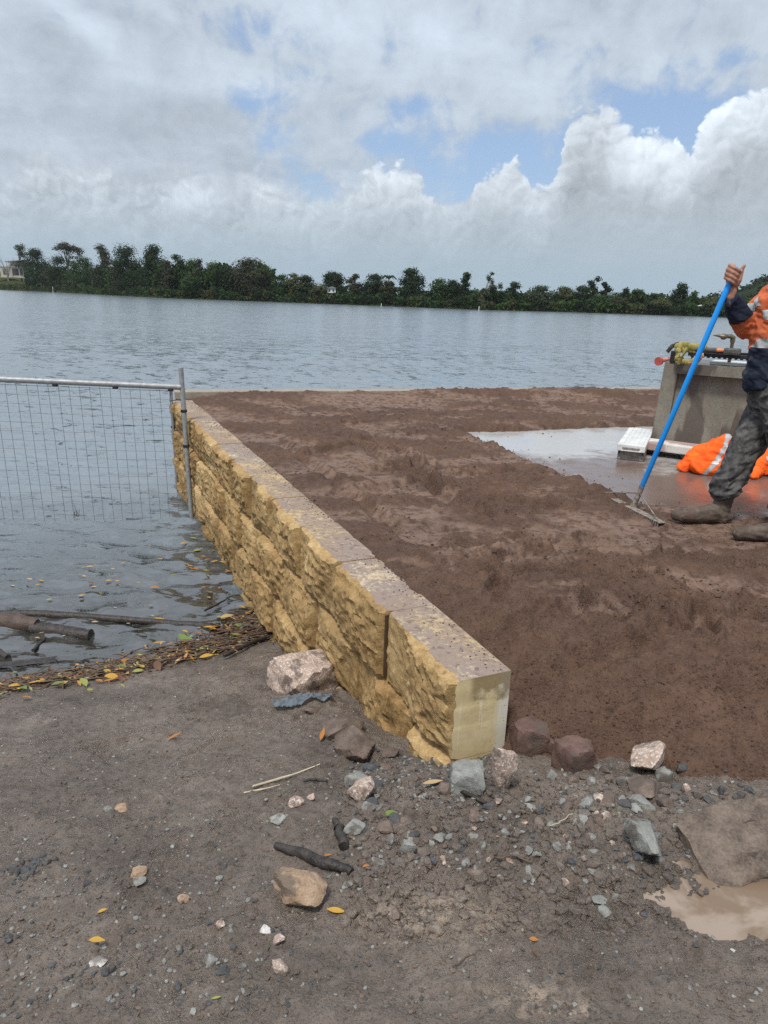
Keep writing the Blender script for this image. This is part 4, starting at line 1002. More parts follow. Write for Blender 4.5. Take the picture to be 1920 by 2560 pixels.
m_end = endr - rdir*0.13; Hm = 1.62
vw = tube_mesh('wire', [(0, 0, -0.04), (0, 0, -Hm)], 0.0028, 5); vw.materials.append(WIRE)
rot = Vector((0, 0, -1)).rotation_difference(Vector(tuple(dn)))
nv = 28
for i in range(nv):
    o = bpy.data.objects.new('wire', vw); COL.objects.link(o); P_ = m_end - rdir*(0.108*i)
    o.location = Vector(tuple(P_)); o.rotation_mode = 'QUATERNION'; o.rotation_quaternion = rot @ Vector((0, 0, 1)).rotation_difference(Vector((random.gauss(0, 0.004), random.gauss(0, 0.004), 1))); o.parent = fence
    o.matrix_parent_inverse = Matrix.Translation(fence.location).inverted()
for j in range(16):
    a_ = m_end + dn*(0.05+0.102*j); b_ = a_ - rdir*(0.108*(nv-1)); mid = (a_+b_)/2 + np.array([0, 0, -0.006])
    link('wire', tube_mesh('wire', [a_, mid, b_], 0.0028, 5), WIRE, fence)
for px in (132, 282, 425):
    t_ = (px-0)/452.0; P_ = y0p*(1-t_)+endr*t_
    link('clip', box_mesh('clip', P_+np.array([0, -0.004, -0.036]), (0.055, 0.05, 0.03), None, 0.008), BLACK, fence)
for f_ in (0.30, 0.55):
    P_ = topp + dn*np.linalg.norm(base_p-topp)*f_; link('clip', box_mesh('clip', P_, (0.066, 0.066, 0.035), None, 0.008), BLACK, fence)
# second thin post by the wall corner, with its tie wire
a_ = ond(427, 975, 9.6); c_ = onz(443, 1210, WATER)
fp = empty('fence_post', (c_[0], c_[1], WATER), 'thin galvanised fence post close to the far wall corner', 'post')
link('post', tube_mesh('post', [c_+np.array([0, 0, -0.3]), a_], 0.022, 10), GALV, fp)
link('clip', box_mesh('clip', a_*0.62+c_*0.38, (0.055, 0.055, 0.03), None, 0.006), BLACK, fp)
cw = [a_, a_+np.array([0.04, -0.2, -0.12]), ond(447, 1000, 9.0), ond(455, 1003, FY+0.02)]
link('tie_wire', tube_mesh('tie_wire', cw, 0.006, 5), BLACK, fp)

# ================================================================== stones
def m_rock(name, cols, sc=14.0, speck=None, wet=0.65):
    m, n, b = new_mat(name); P = n.geo(); a = n.noise(P, sc, 6, 0.65); f = n.noise(P, sc*9, 4, 0.75)
    c = n.ramp(n.math('ADD', n.math('MULTIPLY', a, 0.6), n.math('MULTIPLY', f, 0.4)), list(zip((0.34, 0.50, 0.64), cols)))
    if speck:
        v = n.noise(P, sc*5, 4, 0.7); c = n.mix(n.smooth(v, 0.52, 0.60), c, speck)
    mud = n.smooth(n.noise(P, sc*0.7, 5, 0.6), 0.52, 0.62)
    c = n.mix(n.math('MULTIPLY', mud, 0.75), c, (0.10, 0.078, 0.066))
    setb(n, b, c, wet, n.bump(n.math('ADD', a, n.math('MULTIPLY', f, 0.7)), 0.8, 0.008), 0.35); return m
RK = {'pink': m_rock('pinkish_granite', [(0.22, 0.15, 0.12), (0.40, 0.29, 0.23), (0.58, 0.46, 0.39)], 16, (0.66, 0.58, 0.51)),
      'tan': m_rock('tan_rock', [(0.22, 0.145, 0.09), (0.38, 0.26, 0.17), (0.52, 0.38, 0.27)], 14),
      'grey': m_rock('grey_bluestone', [(0.15, 0.148, 0.135), (0.25, 0.25, 0.23), (0.36, 0.365, 0.335)], 18),
      'dark': m_rock('dark_gravel', [(0.045, 0.046, 0.048), (0.085, 0.087, 0.09), (0.15, 0.152, 0.155)], 30, None, 0.45),
      'brown': m_rock('brown_muddy_rock', [(0.085, 0.062, 0.05), (0.15, 0.11, 0.088), (0.235, 0.18, 0.145)], 14),
      'sandy': m_rock('sand_coated_block', [(0.085, 0.048, 0.039), (0.13, 0.078, 0.063), (0.185, 0.115, 0.095)], 12, None, 0.85),
      'white': m_rock('white_quartz', [(0.42, 0.38, 0.34), (0.62, 0.58, 0.54), (0.78, 0.75, 0.72)], 20)}
def ico(sub):
    bm = bmesh.new(); bmesh.ops.create_icosphere(bm, subdivisions=sub, radius=1.0)
    v = np.array([x.co[:] for x in bm.verts]); f = np.array([[y.index for y in x.verts] for x in bm.faces]); bm.free(); return v, f
ICO = {k: ico(k) for k in (1, 2, 3, 4)}
def rock_geo(seed, sub=3, nplanes=15, rough=0.085, boxy=0.0):
    rs = np.random.default_rng(seed); v, f = ICO[sub]
    n_ = rs.normal(size=(nplanes, 3)); n_ /= np.linalg.norm(n_, axis=1)[:, None]
    if boxy: n_ = np.vstack([n_, [[1, 0, 0], [-1, 0, 0], [0, 1, 0], [0, -1, 0], [0, 0, 1], [0, 0, -1]]])
    d_ = 0.62 + 0.38*rs.random(len(n_))
    if boxy == 2: d_[-6:] = 0.70+0.08*rs.random(6); d_[:-6] = np.maximum(d_[:-6], 0.93)
    elif boxy: d_[-6:] = 0.66+0.26*rs.random(6); d_[:-6] = np.maximum(d_[:-6], 0.84)
    dt = v@n_.T; r = np.where(dt > 0.05, d_/np.maximum(dt, 0.05), 9).min(1); r = np.minimum(r, 1.35)
    p = v*r[:, None]
    if sub >= 3:
        off = np.array([rough*(mnoise.noise(Vector(q*2.3)+Vector((seed, 0, 0)))*0.9 + mnoise.noise(Vector(q*6.0)+Vector((0, seed, 0)))*0.55 + mnoise.noise(Vector(q*14.0)+Vector((0, seed, 3)))*0.3) for q in p]); p = p*(1+off)[:, None]
    p = p/np.abs(p).max(0); return p, f
def rock(label, cx, cy, w, h, mat, seed, sub=3, boxy=0, sink=0.34, depth=0.9, rz=None, fn=None, tilt=0.0, group=None, name='rock', hfac=0.62):
    P_ = hit(cx, cy+h*0.30, fn); k = ppm(P_); W_ = w/k/2; H_ = h/k*hfac*0.62
    p, f = rock_geo(seed, sub, boxy=boxy); p = p*np.array([W_, W_*depth, H_])
    a = random.Random(seed).uniform(-0.5, 0.5) if rz is None else rz
    R_ = np.array(Matrix.Rotation(a, 3, 'Z') @ Matrix.Rotation(tilt, 3, 'Y')); p = p@R_.T
    o = link(name, mesh_np(name, p, f, True), RK[mat], None, loc=(P_[0], P_[1]+0.15*W_, P_[2]+H_*(1-2*sink)))
    for pl_ in o.data.polygons: pl_.use_smooth = sub < 3 and False or True
    o.data.set_sharp_from_angle(angle=radians(32)) if hasattr(o.data, 'set_sharp_from_angle') else None
    return tag(o, label, 'rock' if name == 'rock' else name.replace('_', ' '), group)
rock('largest pinkish pale boulder beside the wall above the grey plastic', 757, 1690, 152, 112, 'pink', 92, 4, boxy=1, rz=0.7, tilt=0.12, sink=0.2, hfac=0.8)
rock('small rounded grey stone under the edge of the grey plastic', 785, 1774, 48, 30, 'brown', 12)
rock('flat brownish rock leaning on the wall behind the dark lumpy rock', 868, 1818, 130, 66, 'brown', 13, 4, hfac=0.85)
rock('big lumpy grey-brown rock in the gravel below the wall', 892, 1868, 124, 92, 'brown', 24, 4, sink=0.2, hfac=0.8)
rock('small flat reddish-brown stone between lumpy rock and wall', 978, 1878, 54, 26, 'brown', 15)
rock('grey pyramid stone behind the white-tipped reddish stone', 898, 1946, 76, 52, 'grey', 16, hfac=0.9)
rock('reddish stone with a white tip, in front of the grey pyramid stone', 905, 1978, 78, 54, 'pink', 17, 4, sink=0.2, hfac=0.9)
rock('grey squarish stone against the foot of the wall end', 1167, 1955, 88, 56, 'grey', 18, 4, boxy=2, sink=0.15, hfac=1.0, rz=-0.05)
rock('upright pink speckled stone at the right foot of the wall end', 1254, 1942, 82, 98, 'pink', 19, 4, sink=0.12, hfac=1.15, depth=0.7)
rock('pink speckled wedge rock lying at the foot of the sand', 1621, 1904, 124, 72, 'pink', 20, 4, sink=0.2, hfac=0.95)
rock('small grey square stone below the pink wedge rock', 1660, 1942, 44, 38, 'grey', 21, boxy=1, hfac=1.0)
rock('brown flat slab stone below the pink wedge rock', 1612, 1962, 104, 62, 'brown', 22, 4)
rock('elongated grey stone lying slanted above the upright grey one', 1602, 2000, 80, 58, 'grey', 23, 4, depth=0.5, rz=-0.6)
rock('large long grey stone standing by the concrete lump', 1603, 2095, 84, 122, 'grey', 34, 4, depth=1.6, rz=0.35, sink=0.12, hfac=0.75)
rock('small grey pebble right below the long grey stone', 1652, 2146, 34, 34, 'grey', 25)
rock('grey narrow stone wedged beside the pale gravel heap', 1563, 1950, 52, 40, 'grey', 26, depth=0.5)
rock('sand coated angular block at the foot of the sand', 1435, 1892, 94, 80, 'sandy', 27, 4, boxy=2, rz=0.5, hfac=1.0)
rock('sand coated square block touching the right side of the wall end', 1322, 1850, 88, 66, 'sandy', 28, 4, boxy=2, rz=0.1, hfac=1.05, sink=0.2)
rock('narrow sand coated stone between two sand coated blocks', 1377, 1868, 32, 50, 'sandy', 29, hfac=1.0)
rock('dark grey stone beside the elongated slanted grey stone', 1562, 2008, 42, 46, 'dark', 30)
rock('brown stone under the elongated slanted stone', 1660, 2000, 50, 36, 'brown', 31)
rock('big tan pink rock with flat top lying alone on the mud', 733, 2212, 168, 100, 'tan', 58, 4, rz=-0.25, tilt=0.16, sink=0.26, hfac=0.72, depth=0.62)
rock('small dark pink banded stone left of the reddish stone', 743, 2003, 46, 34, 'pink', 33)
rock('tiny pinkish stone right of the banded stone', 778, 1990, 26, 20, 'pink', 35)
rock('flat grey stone with a dead leaf behind it', 697, 2043, 46, 30, 'grey', 36)
rock('mossy grey stone in front of the white-tipped stone', 926, 2017, 48, 32, 'grey', 37)
rock('grey potato-shaped stone beside the black charred stub', 891, 2064, 70, 42, 'grey', 38, 4)
rock('brown round stone right of the green leaf', 1015, 2046, 44, 38, 'brown', 39)
rock('jagged upright grey stone in the gravel below the green leaf', 1020, 2112, 44, 66, 'grey', 40, depth=0.6, hfac=0.8)
rock('thin grey flake left of the jagged upright stone', 945, 2152, 46, 26, 'grey', 41, depth=0.4, rz=-0.5)
rock('small round grey stone right of the tan pink rock', 868, 2208, 30, 26, 'grey', 42)
rock('small speckled pink stone beside a dark hole in the mud', 983, 2283, 38, 34, 'pink', 43)
rock('orange tan chip between two grey chips at the left', 304, 2014, 38, 20, 'tan', 44)
rock('grey chip left of the orange tan chip', 267, 2021, 24, 20, 'grey', 45)
rock('knobbly tan stone above a flat grey one at the left', 348, 2174, 44, 34, 'tan', 46)
rock('flat grey stone below the knobbly tan stone', 343, 2200, 42, 20, 'grey', 47)
rock('cream coloured broken stone left of the tan pink rock', 462, 2243, 36, 26, 'tan', 48)
rock('small rosy pebble in the lower left mud', 550, 2307, 28, 24, 'pink', 49)
rock('white quartz lump beside a muddy hollow at lower left', 663, 2322, 32, 24, 'white', 50)
rock('rosy stone below the white quartz lump', 693, 2346, 38, 28, 'pink', 51)
rock('bright pink stone lowest of the pink stones', 697, 2410, 44, 40, 'pink', 52)
rock('mossy grey stone beside a broken wood chip', 526, 2398, 36, 36, 'grey', 53)
rock('round dark stone below the mossy grey stone at lower left', 556, 2422, 38, 30, 'dark', 54)
rock('black pointed stone near the pale crushed stone', 263, 2424, 28, 30, 'dark', 55)
rock('pale crushed pink stone above the black pointed stone', 246, 2402, 48, 24, 'white', 56)
rock('grey green pebble alone at lower left', 605, 2414, 28, 26, 'grey', 57)
rock('flat brown slab of clay in the lower left mud', 282, 2346, 64, 46, 'brown', 60, hfac=0.4)
rock('dark wedge stone at the top of the puddle', 1690, 2270, 40, 34, 'dark', 61)
rock('grey lump standing in the puddle', 1500, 2245, 46, 30, 'grey', 62)
rock('small dark stone in the middle of the puddle', 1610, 2282, 28, 18, 'dark', 63)
rock('dark clod at the right of the puddle', 1885, 2290, 50, 30, 'dark', 64)
rock('white chip in the mud below the puddle', 1832, 2374, 16, 12, 'white', 65)
rock('grey stone on the churned ridge', 1514, 2276, 40, 28, 'grey', 66)
rock('brown stone with mud below the churned gravel', 1190, 2180, 44, 34, 'brown', 67)
rock('pinkish chip upright in the churned mud', 1412, 2200, 26, 36, 'pink', 68)
rock('grey cobble at the top of the churned gravel', 1100, 2090, 40, 28, 'grey', 69)
rock('dark cobble beside the pale gravel in front of the sand', 1452, 2008, 46, 40, 'brown', 70)
# broken concrete lump at the right
CONC = m_concrete('dirty_broken_concrete', (0.060, 0.044, 0.035), (0.23, 0.175, 0.138), 14, 0.75, bump=1.0)
P_ = hit(1800, 2150); rs_ = np.random.default_rng(5); p, f = rock_geo(79, 4, 9, 0.03, boxy=1); p = p*np.array([0.27, 0.125, 0.085])
p[:, 2] += 0.10*p[:, 1] - 0.02
p = p + np.array([[0.020*mnoise.noise(Vector(q*6)), 0.020*mnoise.noise(Vector(q*6+5*q/np.linalg.norm(q))), 0.016*mnoise.noise(Vector(q*9))+0.010*mnoise.noise(Vector(q*24))+0.005*mnoise.noise(Vector(q*55))] for q in p])
R_ = np.array(Matrix.Rotation(radians(14), 3, 'Z') @ Matrix.Rotation(radians(9), 3, 'X')); p = p@R_.T
o = link('concrete_lump', mesh_np('concrete_lump', p, f), CONC, None, loc=(P_[0]+0.17, P_[1]+0.07, P_[2]+0.018)); o.data.set_sharp_from_angle(angle=radians(38)); tag(o, 'big muddy broken concrete lump half buried beside the puddle', 'concrete')

# countable gravel stones, one object each, sharing a few meshes
GM = {}
for mk in ('dark', 'grey', 'pink', 'brown', 'white'):
    GM[mk] = []
    for j in range(4):
        p, f = rock_geo(900+j, 2, 10); me = mesh_np('gravel_stone', p, f, False); me.materials.append(RK[mk]); GM[mk].append(me)

def gstone(px, py, wpx, mk, label, group):
    P_ = hit(px, py); k = ppm(P_); r = wpx/k/2; rr = random.Random(px*13+py)
    o = bpy.data.objects.new('gravel_stone', rr.choice(GM[mk])); COL.objects.link(o)
    o.location = Vector((P_[0], P_[1], P_[2]+r*0.12)); o.scale = (r, r*rr.uniform(0.65, 1.0), r*rr.uniform(0.5, 0.8)); o.rotation_euler = (rr.uniform(-.4, .4), rr.uniform(-.4, .4), rr.uniform(0, 6.3))
    return tag(o, label.replace('COL', {'dark': 'dark', 'grey': 'blue-grey', 'pink': 'pinkish', 'brown': 'brown', 'white': 'white'}[mk]), 'stone', group)
rg = random.Random(21)
for _ in range(46):
    u, v = rg.gauss(0, 1), rg.gauss(0, 1); gstone(62+u*34-v*10, 2172+v*15-u*8, rg.uniform(12, 22), 'dark', 'dark angular stone in the gravel patch at the left edge of the mud', 'dark stones of the gravel patch at the left edge')
for _ in range(60):
    gstone(rg.uniform(920, 1260), rg.gauss(1975, 26), rg.uniform(10, 22), rg.choice(['dark', 'dark', 'grey']), 'COL gravel stone lying along the foot of the yellow wall end', 'gravel stones along the foot of the wall end')
for _ in range(110):
    gstone(rg.gauss(1450, 125), rg.gauss(2060, 66), rg.uniform(11, 38), rg.choice(['dark', 'grey', 'grey', 'brown', 'dark', 'pink']), 'COL gravel stone in the churned mud left of the concrete lump', 'gravel stones in the churned mud left of the concrete lump')
for _ in range(50):
    gstone(rg.uniform(880, 1240), rg.gauss(2110, 55), rg.uniform(10, 26), rg.choice(['dark', 'grey', 'brown', 'brown', 'pink']), 'COL muddy gravel stone between the charred stub and the churned ridge', 'muddy gravel stones right of the charred stub')
for _ in range(14):
    gstone(rg.uniform(1680, 1915), rg.gauss(1990, 12), rg.uniform(14, 36), rg.choice(['dark', 'grey', 'brown']), 'COL stone in the loose row between the sand and the concrete lump', 'stones between the sand and the concrete lump')
for _ in range(30):
    gstone(rg.gauss(290, 190), rg.gauss(2330, 110), rg.uniform(12, 26), rg.choice(['dark', 'dark', 'grey', 'brown']), 'COL stone half sunk in the mud at the lower left', 'dark stones half sunk in the lower left mud')
for _ in range(34):
    gstone(rg.uniform(880, 1560), rg.gauss(2030, 75), rg.uniform(26, 52), rg.choice(['brown', 'brown', 'grey', 'dark']), 'COL mud-coated rubble stone half sunk in front of the wall end', 'mud-coated rubble in front of the wall end')
# loose gravel and crumbs nobody could count
def scatter(name, n, fpos, smin, smax, mats, sub, seed, fz=ground_z, pw=2.2, squash=0.6):
    rs = np.random.default_rng(seed); xy = fpos(rs, n); n = len(xy); z = fz(xy[:, 0], xy[:, 1])
    v, f = ICO[1]; v = v[:, :]; nvv = len(v)
    base = [rock_geo(1200+j, 1, 9)[0] for j in range(8)]
    k = rs.integers(0, 8, n); B = np.stack(base)[k]
    s = smin + (smax-smin)*rs.random(n)**pw; a = rs.random(n)*2*pi
    B = B*np.stack([s, s*rs.uniform(0.6, 1, n), s*squash*rs.uniform(0.7, 1.2, n)], 1)[:, None, :]
    ca, sa = np.cos(a)[:, None], np.sin(a)[:, None]
    X = B[:, :, 0]*ca-B[:, :, 1]*sa; Y = B[:, :, 0]*sa+B[:, :, 1]*ca
    V = np.stack([X+xy[:, 0, None], Y+xy[:, 1, None], B[:, :, 2]+z[:, None]+s[:, None]*0.12], -1).reshape(-1, 3)
    F = (f[None]+ (np.arange(n)*nvv)[:, None, None]).reshape(-1, 3)
    mi = np.repeat(rs.integers(0, len(mats), n), len(f))
    return tag(link(name, mesh_np(name, V, F, False, mi), mats), kind='stuff')
def pos_px(x0, x1, y0, y1, dens=None):
    def fn(rs, n):
        px = rs.uniform(x0, x1, n); py = rs.uniform(y0, y1, n)
        P_ = np.array([onz(a, b, -1.72)[:2] for a, b in zip(px, py)])
        # slide along the ray to the ground
        for _ in range(6):
            z = base_ground(P_[:, 0], P_[:, 1]); P_ = np.array([onz(a, b, float(c))[:2] for a, b, c in zip(px, py, z)])
        if dens is not None: P_ = P_[dens(P_, rs)]
        return P_
    return fn
gl = [RK['dark'], RK['grey'], RK['brown'], RK['brown']]
scatter('gravel', 3200, pos_px(0, 1920, 1760, 2560), 0.003, 0.010, gl + [MUD, MUD, MUD], 1, 61)
scatter('gravel', 1700, pos_px(820, 1900, 1930, 2260), 0.004, 0.013, [RK['dark'], RK['grey'], RK['dark'], MUD, RK['brown'], MUD], 1, 62, pw=2.0)
scatter('gravel', 700, pos_px(880, 1270, 1890, 2010), 0.004, 0.011, [RK['dark'], RK['grey'], RK['dark']], 1, 63, pw=1.6)
scatter('gravel', 2000, pos_px(0, 740, 1690, 2560), 0.003, 0.010, [MUD, MUD, RK['dark'], RK['brown'], RK['grey']], 1, 64)
scatter('mud_clods', 3000, pos_px(860, 1700, 1960, 2350), 0.005, 0.024, [MUD], 1, 66, pw=3.2, squash=0.8)
def pos_sand(rs, n):
    px = rs.uniform(1120, 1920, n); py = rs.uniform(1640, 1990, n)
    return np.array([onz(a, b, -1.47-0.30*max(0, min(1, (b-1660)/240)))[:2] for a, b in zip(px, py)])
def sand_keep2(rs, n):
    P_ = pos_sand(rs, n); return P_[(sand_keep(P_[:, 0], P_[:, 1]))]
scatter('sand_crumbs', 1800, sand_keep2, 0.002, 0.009, [SAND], 1, 67, sand_z, 2.4, 0.75)
def sand_far(rs, n):
    px = rs.uniform(480, 1920, n); py = rs.uniform(1010, 1650, n); P_ = np.array([onz(a, b, -1.465)[:2] for a, b in zip(px, py)])
    d_ = fbm(P_[:, 0], P_[:, 1], 1.6, 3, 71); ok = sand_keep(P_[:, 0], P_[:, 1]) & (d_ > 0.02) & (slab_in(P_[:, 0], P_[:, 1]) < 0.02)
    return P_[ok]
scatter('sand_crumbs', 7000, sand_far, 0.003, 0.012, [SAND], 1, 68, sand_z, 2.2, 0.8)
def slab_spill(rs, n):
    px = rs.uniform(1180, 1900, n); py = rs.uniform(1080, 1310, n); P_ = np.array([onz(a, b, SLAB_Z)[:2] for a, b in zip(px, py)])
    d_ = slab_in(P_[:, 0], P_[:, 1]); return P_[(d_ > 0.0) & (d_ < 0.10+0.5*rs.random(n)**3)]
scatter('sand_crumbs', 2600, slab_spill, 0.003, 0.012, [SAND], 1, 69, lambda x, y: np.full(len(x), SLAB_Z), 2.4, 0.7)
def wall_top(rs, n):
    s_ = rs.uniform(0, 8, n); q_ = 0.215-np.abs(rs.normal(0, 0.07, n)); ok = (q_ > 0.015); return np.array([wpt(a, b)[:2] for a, b in zip(s_[ok], q_[ok])])
scatter('sand_crumbs', 700, wall_top, 0.002, 0.007, [SAND, RK['sandy']], 1, 70, lambda x, y: np.full(len(x), TOP), 2.0, 0.6)

# ================================================================== leaves, sticks, logs, plastic
LM = {'yellow': m_simple('yellow_leaf', (0.46, 0.26, 0.035), 0.45, sc=40), 'orange': m_simple('orange_leaf', (0.36, 0.145, 0.03), 0.45, sc=40), 'brown': m_simple('brown_leaf', (0.12, 0.055, 0.028), 0.5, sc=40),
      'green': m_simple('green_leaf', (0.13, 0.19, 0.04), 0.4, sc=40), 'lime': m_simple('lime_leaf', (0.27, 0.28, 0.07), 0.4, sc=40), 'tan': m_simple('tan_leaf', (0.42, 0.29, 0.15), 0.55, sc=40)}
WOOD = m_simple('wet_black_wood', (0.040, 0.033, 0.029), 0.42, var=0.5, sc=25, bump=0.7, bscale=60); STRAW = m_simple('pale_straw', (0.52, 0.44, 0.31), 0.7); TWIG = m_simple('brown_twig', (0.10, 0.066, 0.042), 0.6)
def leaf_geo(L, Wd, bend=0.15, curl=0.2, seg=6):
    V, F = [], []
    for i in range(seg+1):
        t_ = i/seg; w = Wd*0.5*(sin(pi*min(1, max(0.02, t_))**0.85)); x = (t_-0.5)*L; z = bend*L*(0.25-(t_-0.5)**2)
        V += [(x, -w, z+curl*w), (x, 0, z), (x, w, z+curl*w)]
    for i in range(seg):
        a = i*3; F += [(a, a+3, a+4, a+1), (a+1, a+4, a+5, a+2)]
    return np.array(V), np.array(F)
LMESH = {}
for c_ in LM:
    LMESH[c_] = []
    for (l_, w_, b_, q_) in ((1, 0.42, 0.12, 0.25), (1, 0.30, -0.10, 0.3), (1, 0.52, 0.2, 0.1)):
        V, F = leaf_geo(l_, w_, b_, q_); me = mesh_np('leaf', V, F); me.materials.append(LM[c_]); LMESH[c_].append(me)
def leaf(label, px, py, lpx, c_, group=None, rz=0.0, fn=ground_z, zc=None, tilt=0.15, var=None, lift=0.008):
    P_ = hit(px, py, fn) if zc is None else onz(px, py, zc); k = ppm(P_); rr = random.Random(int(px*31+py*7)); P_[2] = max(P_[2], WATER+0.008)
    o = bpy.data.objects.new('leaf', LMESH[c_][rr.randrange(3) if var is None else var]); COL.objects.link(o); L = lpx/k
    o.location = Vector((P_[0], P_[1], P_[2]+lift)); o.scale = (L, L, L); o.rotation_euler = (rr.uniform(-tilt, tilt), rr.uniform(-tilt, tilt), rz)
    return tag(o, label.replace('COL', c_), 'leaf', group)
leaf('curled orange dead leaf lying alone on the mud', 437, 1846, 40, 'orange', rz=0.6, tilt=0.5, lift=0.015)
leaf('fresh lime green leaf among the gravel', 976, 2046, 38, 'green', rz=0.1, lift=0.02)
leaf('yellow leaf with brown tip on the mud below the tan rock', 842, 2284, 52, 'yellow', rz=-0.15, lift=0.012)
leaf('long pale yellow leaf beside the wall end gravel', 1082, 1967, 54, 'tan', rz=0.2, lift=0.022, var=1)
leaf('orange leaf scrap on the mud at the lower right', 1334, 2354, 24, 'orange', rz=-0.2)
leaf('thin red leaf curl in the lower right mud', 1338, 2390, 26, 'brown', rz=-1.0, var=1)
leaf('yellow crumpled leaf in the lower left mud', 257, 2282, 24, 'yellow', rz=0.5)
leaf('flat yellow leaf on the clay slab at lower left', 245, 2372, 40, 'yellow', rz=0.1, lift=0.03)
leaf('lime green leaf sliver at the bottom of the mud', 541, 2500, 26, 'lime', rz=0.3, var=1)
leaf('small orange leaf scrap beside the dark stick', 915, 2170, 18, 'orange', rz=0.1)
leaf('tan leaf piece near the dark stick', 820, 2142, 22, 'orange', rz=0.3)
leaf('rust brown leaf standing against the flat brownish rock', 806, 1848, 40, 'orange', rz=1.4, tilt=0.7, var=1, lift=0.03)
leaf('round bright orange leaf floating on the river', 387, 1471, 26, 'orange', rz=0.1, zc=WATER+0.012, tilt=0.05, var=2)
leaf('long yellow leaf floating above the submerged branch', 396, 1549, 32, 'yellow', rz=0.1, zc=WATER+0.012, tilt=0.05, var=1)
rl = random.Random(5)
for _ in range(58):
    px = rl.uniform(10, 640); t_ = rl.random(); py = 1400 + t_*230 - 0.10*px
    if py > 1700-0.21*px: continue
    leaf('small COL leaf floating on the river near the debris line', px, py, rl.uniform(9, 20), rl.choice(['yellow', 'yellow', 'lime', 'tan', 'lime', 'tan', 'brown']), 'leaves floating on the river', rl.uniform(-0.6, 0.6), zc=WATER+0.010, tilt=0.06)
for _ in range(26):
    px = rl.gauss(520, 40); py = rl.gauss(1430, 36)
    leaf('COL leaf floating in the dark corner by the wall', px, py, rl.uniform(12, 22), rl.choice(['orange', 'yellow', 'brown', 'lime', 'orange']), 'leaves floating beside the wall', rl.uniform(-0.8, 0.8), zc=WATER+0.012, tilt=0.08)
# the drift line
DL = [(-60, 1742), (0, 1733), (120, 1715), (230, 1700), (330, 1680), (430, 1655), (520, 1625), (600, 1590), (660, 1562), (705, 1545)]
def dl(t_):
    i = t_*(len(DL)-1); j = min(int(i), len(DL)-2); k = i-j
    return DL[j][0]*(1-k)+DL[j+1][0]*k, DL[j][1]*(1-k)+DL[j+1][1]*k
big = ['yellow', 'orange', 'tan', 'brown', 'lime', 'yellow', 'green']
for i in range(120):
    t_ = rl.random(); x_, y_ = dl(t_); off = rl.gauss(0, 12 + 8*t_)
    leaf('wet COL leaf in the brown and yellow drift line along the shore', x_, y_+off, rl.uniform(16, 38), rl.choice(big), 'leaves of the drift line', rl.uniform(-1.0, 1.0), tilt=0.4, lift=0.018+0.02*rl.random())
def litter():
    rs = np.random.default_rng(8); VV, FF, MI = [], [], []; o_ = 0; keys = ['yellow', 'orange', 'brown', 'lime', 'brown', 'brown', 'brown', 'black']
    for i in range(2100):
        t_ = rs.random()**0.8; x_, y_ = dl(t_); x_ += rs.normal()*12; y_ += rs.normal()*(14+13*t_)
        P_ = onz(x_, y_, WATER+0.01); P_[2] = max(float(base_ground(P_[0], P_[1])), WATER) + 0.006 + 0.05*rs.random()**2
        V, F = leaf_geo(rs.uniform(0.022, 0.065), rs.uniform(0.008, 0.026), rs.normal()*0.2, rs.normal()*0.4, 3)
        R_ = np.array(Matrix.Rotation(rs.uniform(-1.2, 1.2), 3, 'Z') @ Matrix.Rotation(rs.normal()*0.45, 3, 'Y') @ Matrix.Rotation(rs.normal()*0.45, 3, 'X'))
        VV.append(V@R_.T+P_); FF.append(F+o_); o_ += len(V); MI += [rs.integers(0, len(keys))]*len(F)
    return tag(link('leaf_litter', mesh_np('leaf_litter', np.vstack(VV), np.vstack(FF), True, MI), [LM.get(k, WOOD) for k in keys]), kind='stuff')
litter()
def twig_mass():
    bm = bmesh.new(); rr = random.Random(15)
    for i in range(1200):
        t_ = rr.random()**0.85; x_, y_ = dl(t_); y_ += rr.gauss(0, 13+6*t_); P_ = onz(x_, y_, WATER+0.02); P_[2] = max(float(base_ground(P_[0], P_[1])), WATER)+0.02+0.02*rr.random()
        L = rr.uniform(0.06, 0.30); a = rr.gauss(0.45, 0.45); d_ = np.array([cos(a), sin(a), rr.gauss(0, 0.07)])*L/2; bow = np.array([rr.gauss(0, .01), rr.gauss(0, .01), abs(rr.gauss(0, .008))])
        bm_tube(bm, [P_-d_, P_+bow, P_+d_], [rr.uniform(.002, .007), rr.uniform(.002, .007), .0015], 5)
    return tag(link('twig_litter', mesh_bm('twig_litter', bm, True), TWIG), kind='stuff')
twig_mass()
def stick(name, label, pts, radii, mat, cat, fn=ground_z, zc=None, lift=0.0, seg=9, wob=0.0):
    P3 = []
    for (x_, y_) in pts:
        P_ = hit(x_, y_, fn) if zc is None else onz(x_, y_, zc); P3.append(P_+np.array([0, 0, lift]))
    k = ppm(P3[0]); rr = [r/k/2 for r in radii]
    # extra points for a crooked outline
    Q, RR = [], []; rnd = random.Random(int(pts[0][0]*3+pts[0][1]))
    for i in range(len(P3)-1):
        for j in range(4):
            u = j/4; w_ = np.array([rnd.gauss(0, wob), rnd.gauss(0, wob), rnd.gauss(0, wob*0.5)]) if (i or j) else 0
            Q.append(P3[i]*(1-u)+P3[i+1]*u+w_); RR.append((rr[i]*(1-u)+rr[i+1]*u)*rnd.uniform(0.88, 1.1))
    Q.append(P3[-1]); RR.append(rr[-1]); 
    o = link(name, tube_mesh(name, [q-Q[0] for q in Q], RR, seg), mat, None, loc=Q[0]); return tag(o, label, cat)
stick('stick', 'thick charred black stick on the mud above the tan rock', [(688, 2120), (760, 2145), (830, 2170), (878, 2188)], [16, 26, 28, 20], WOOD, 'stick', lift=0.012, wob=0.003)
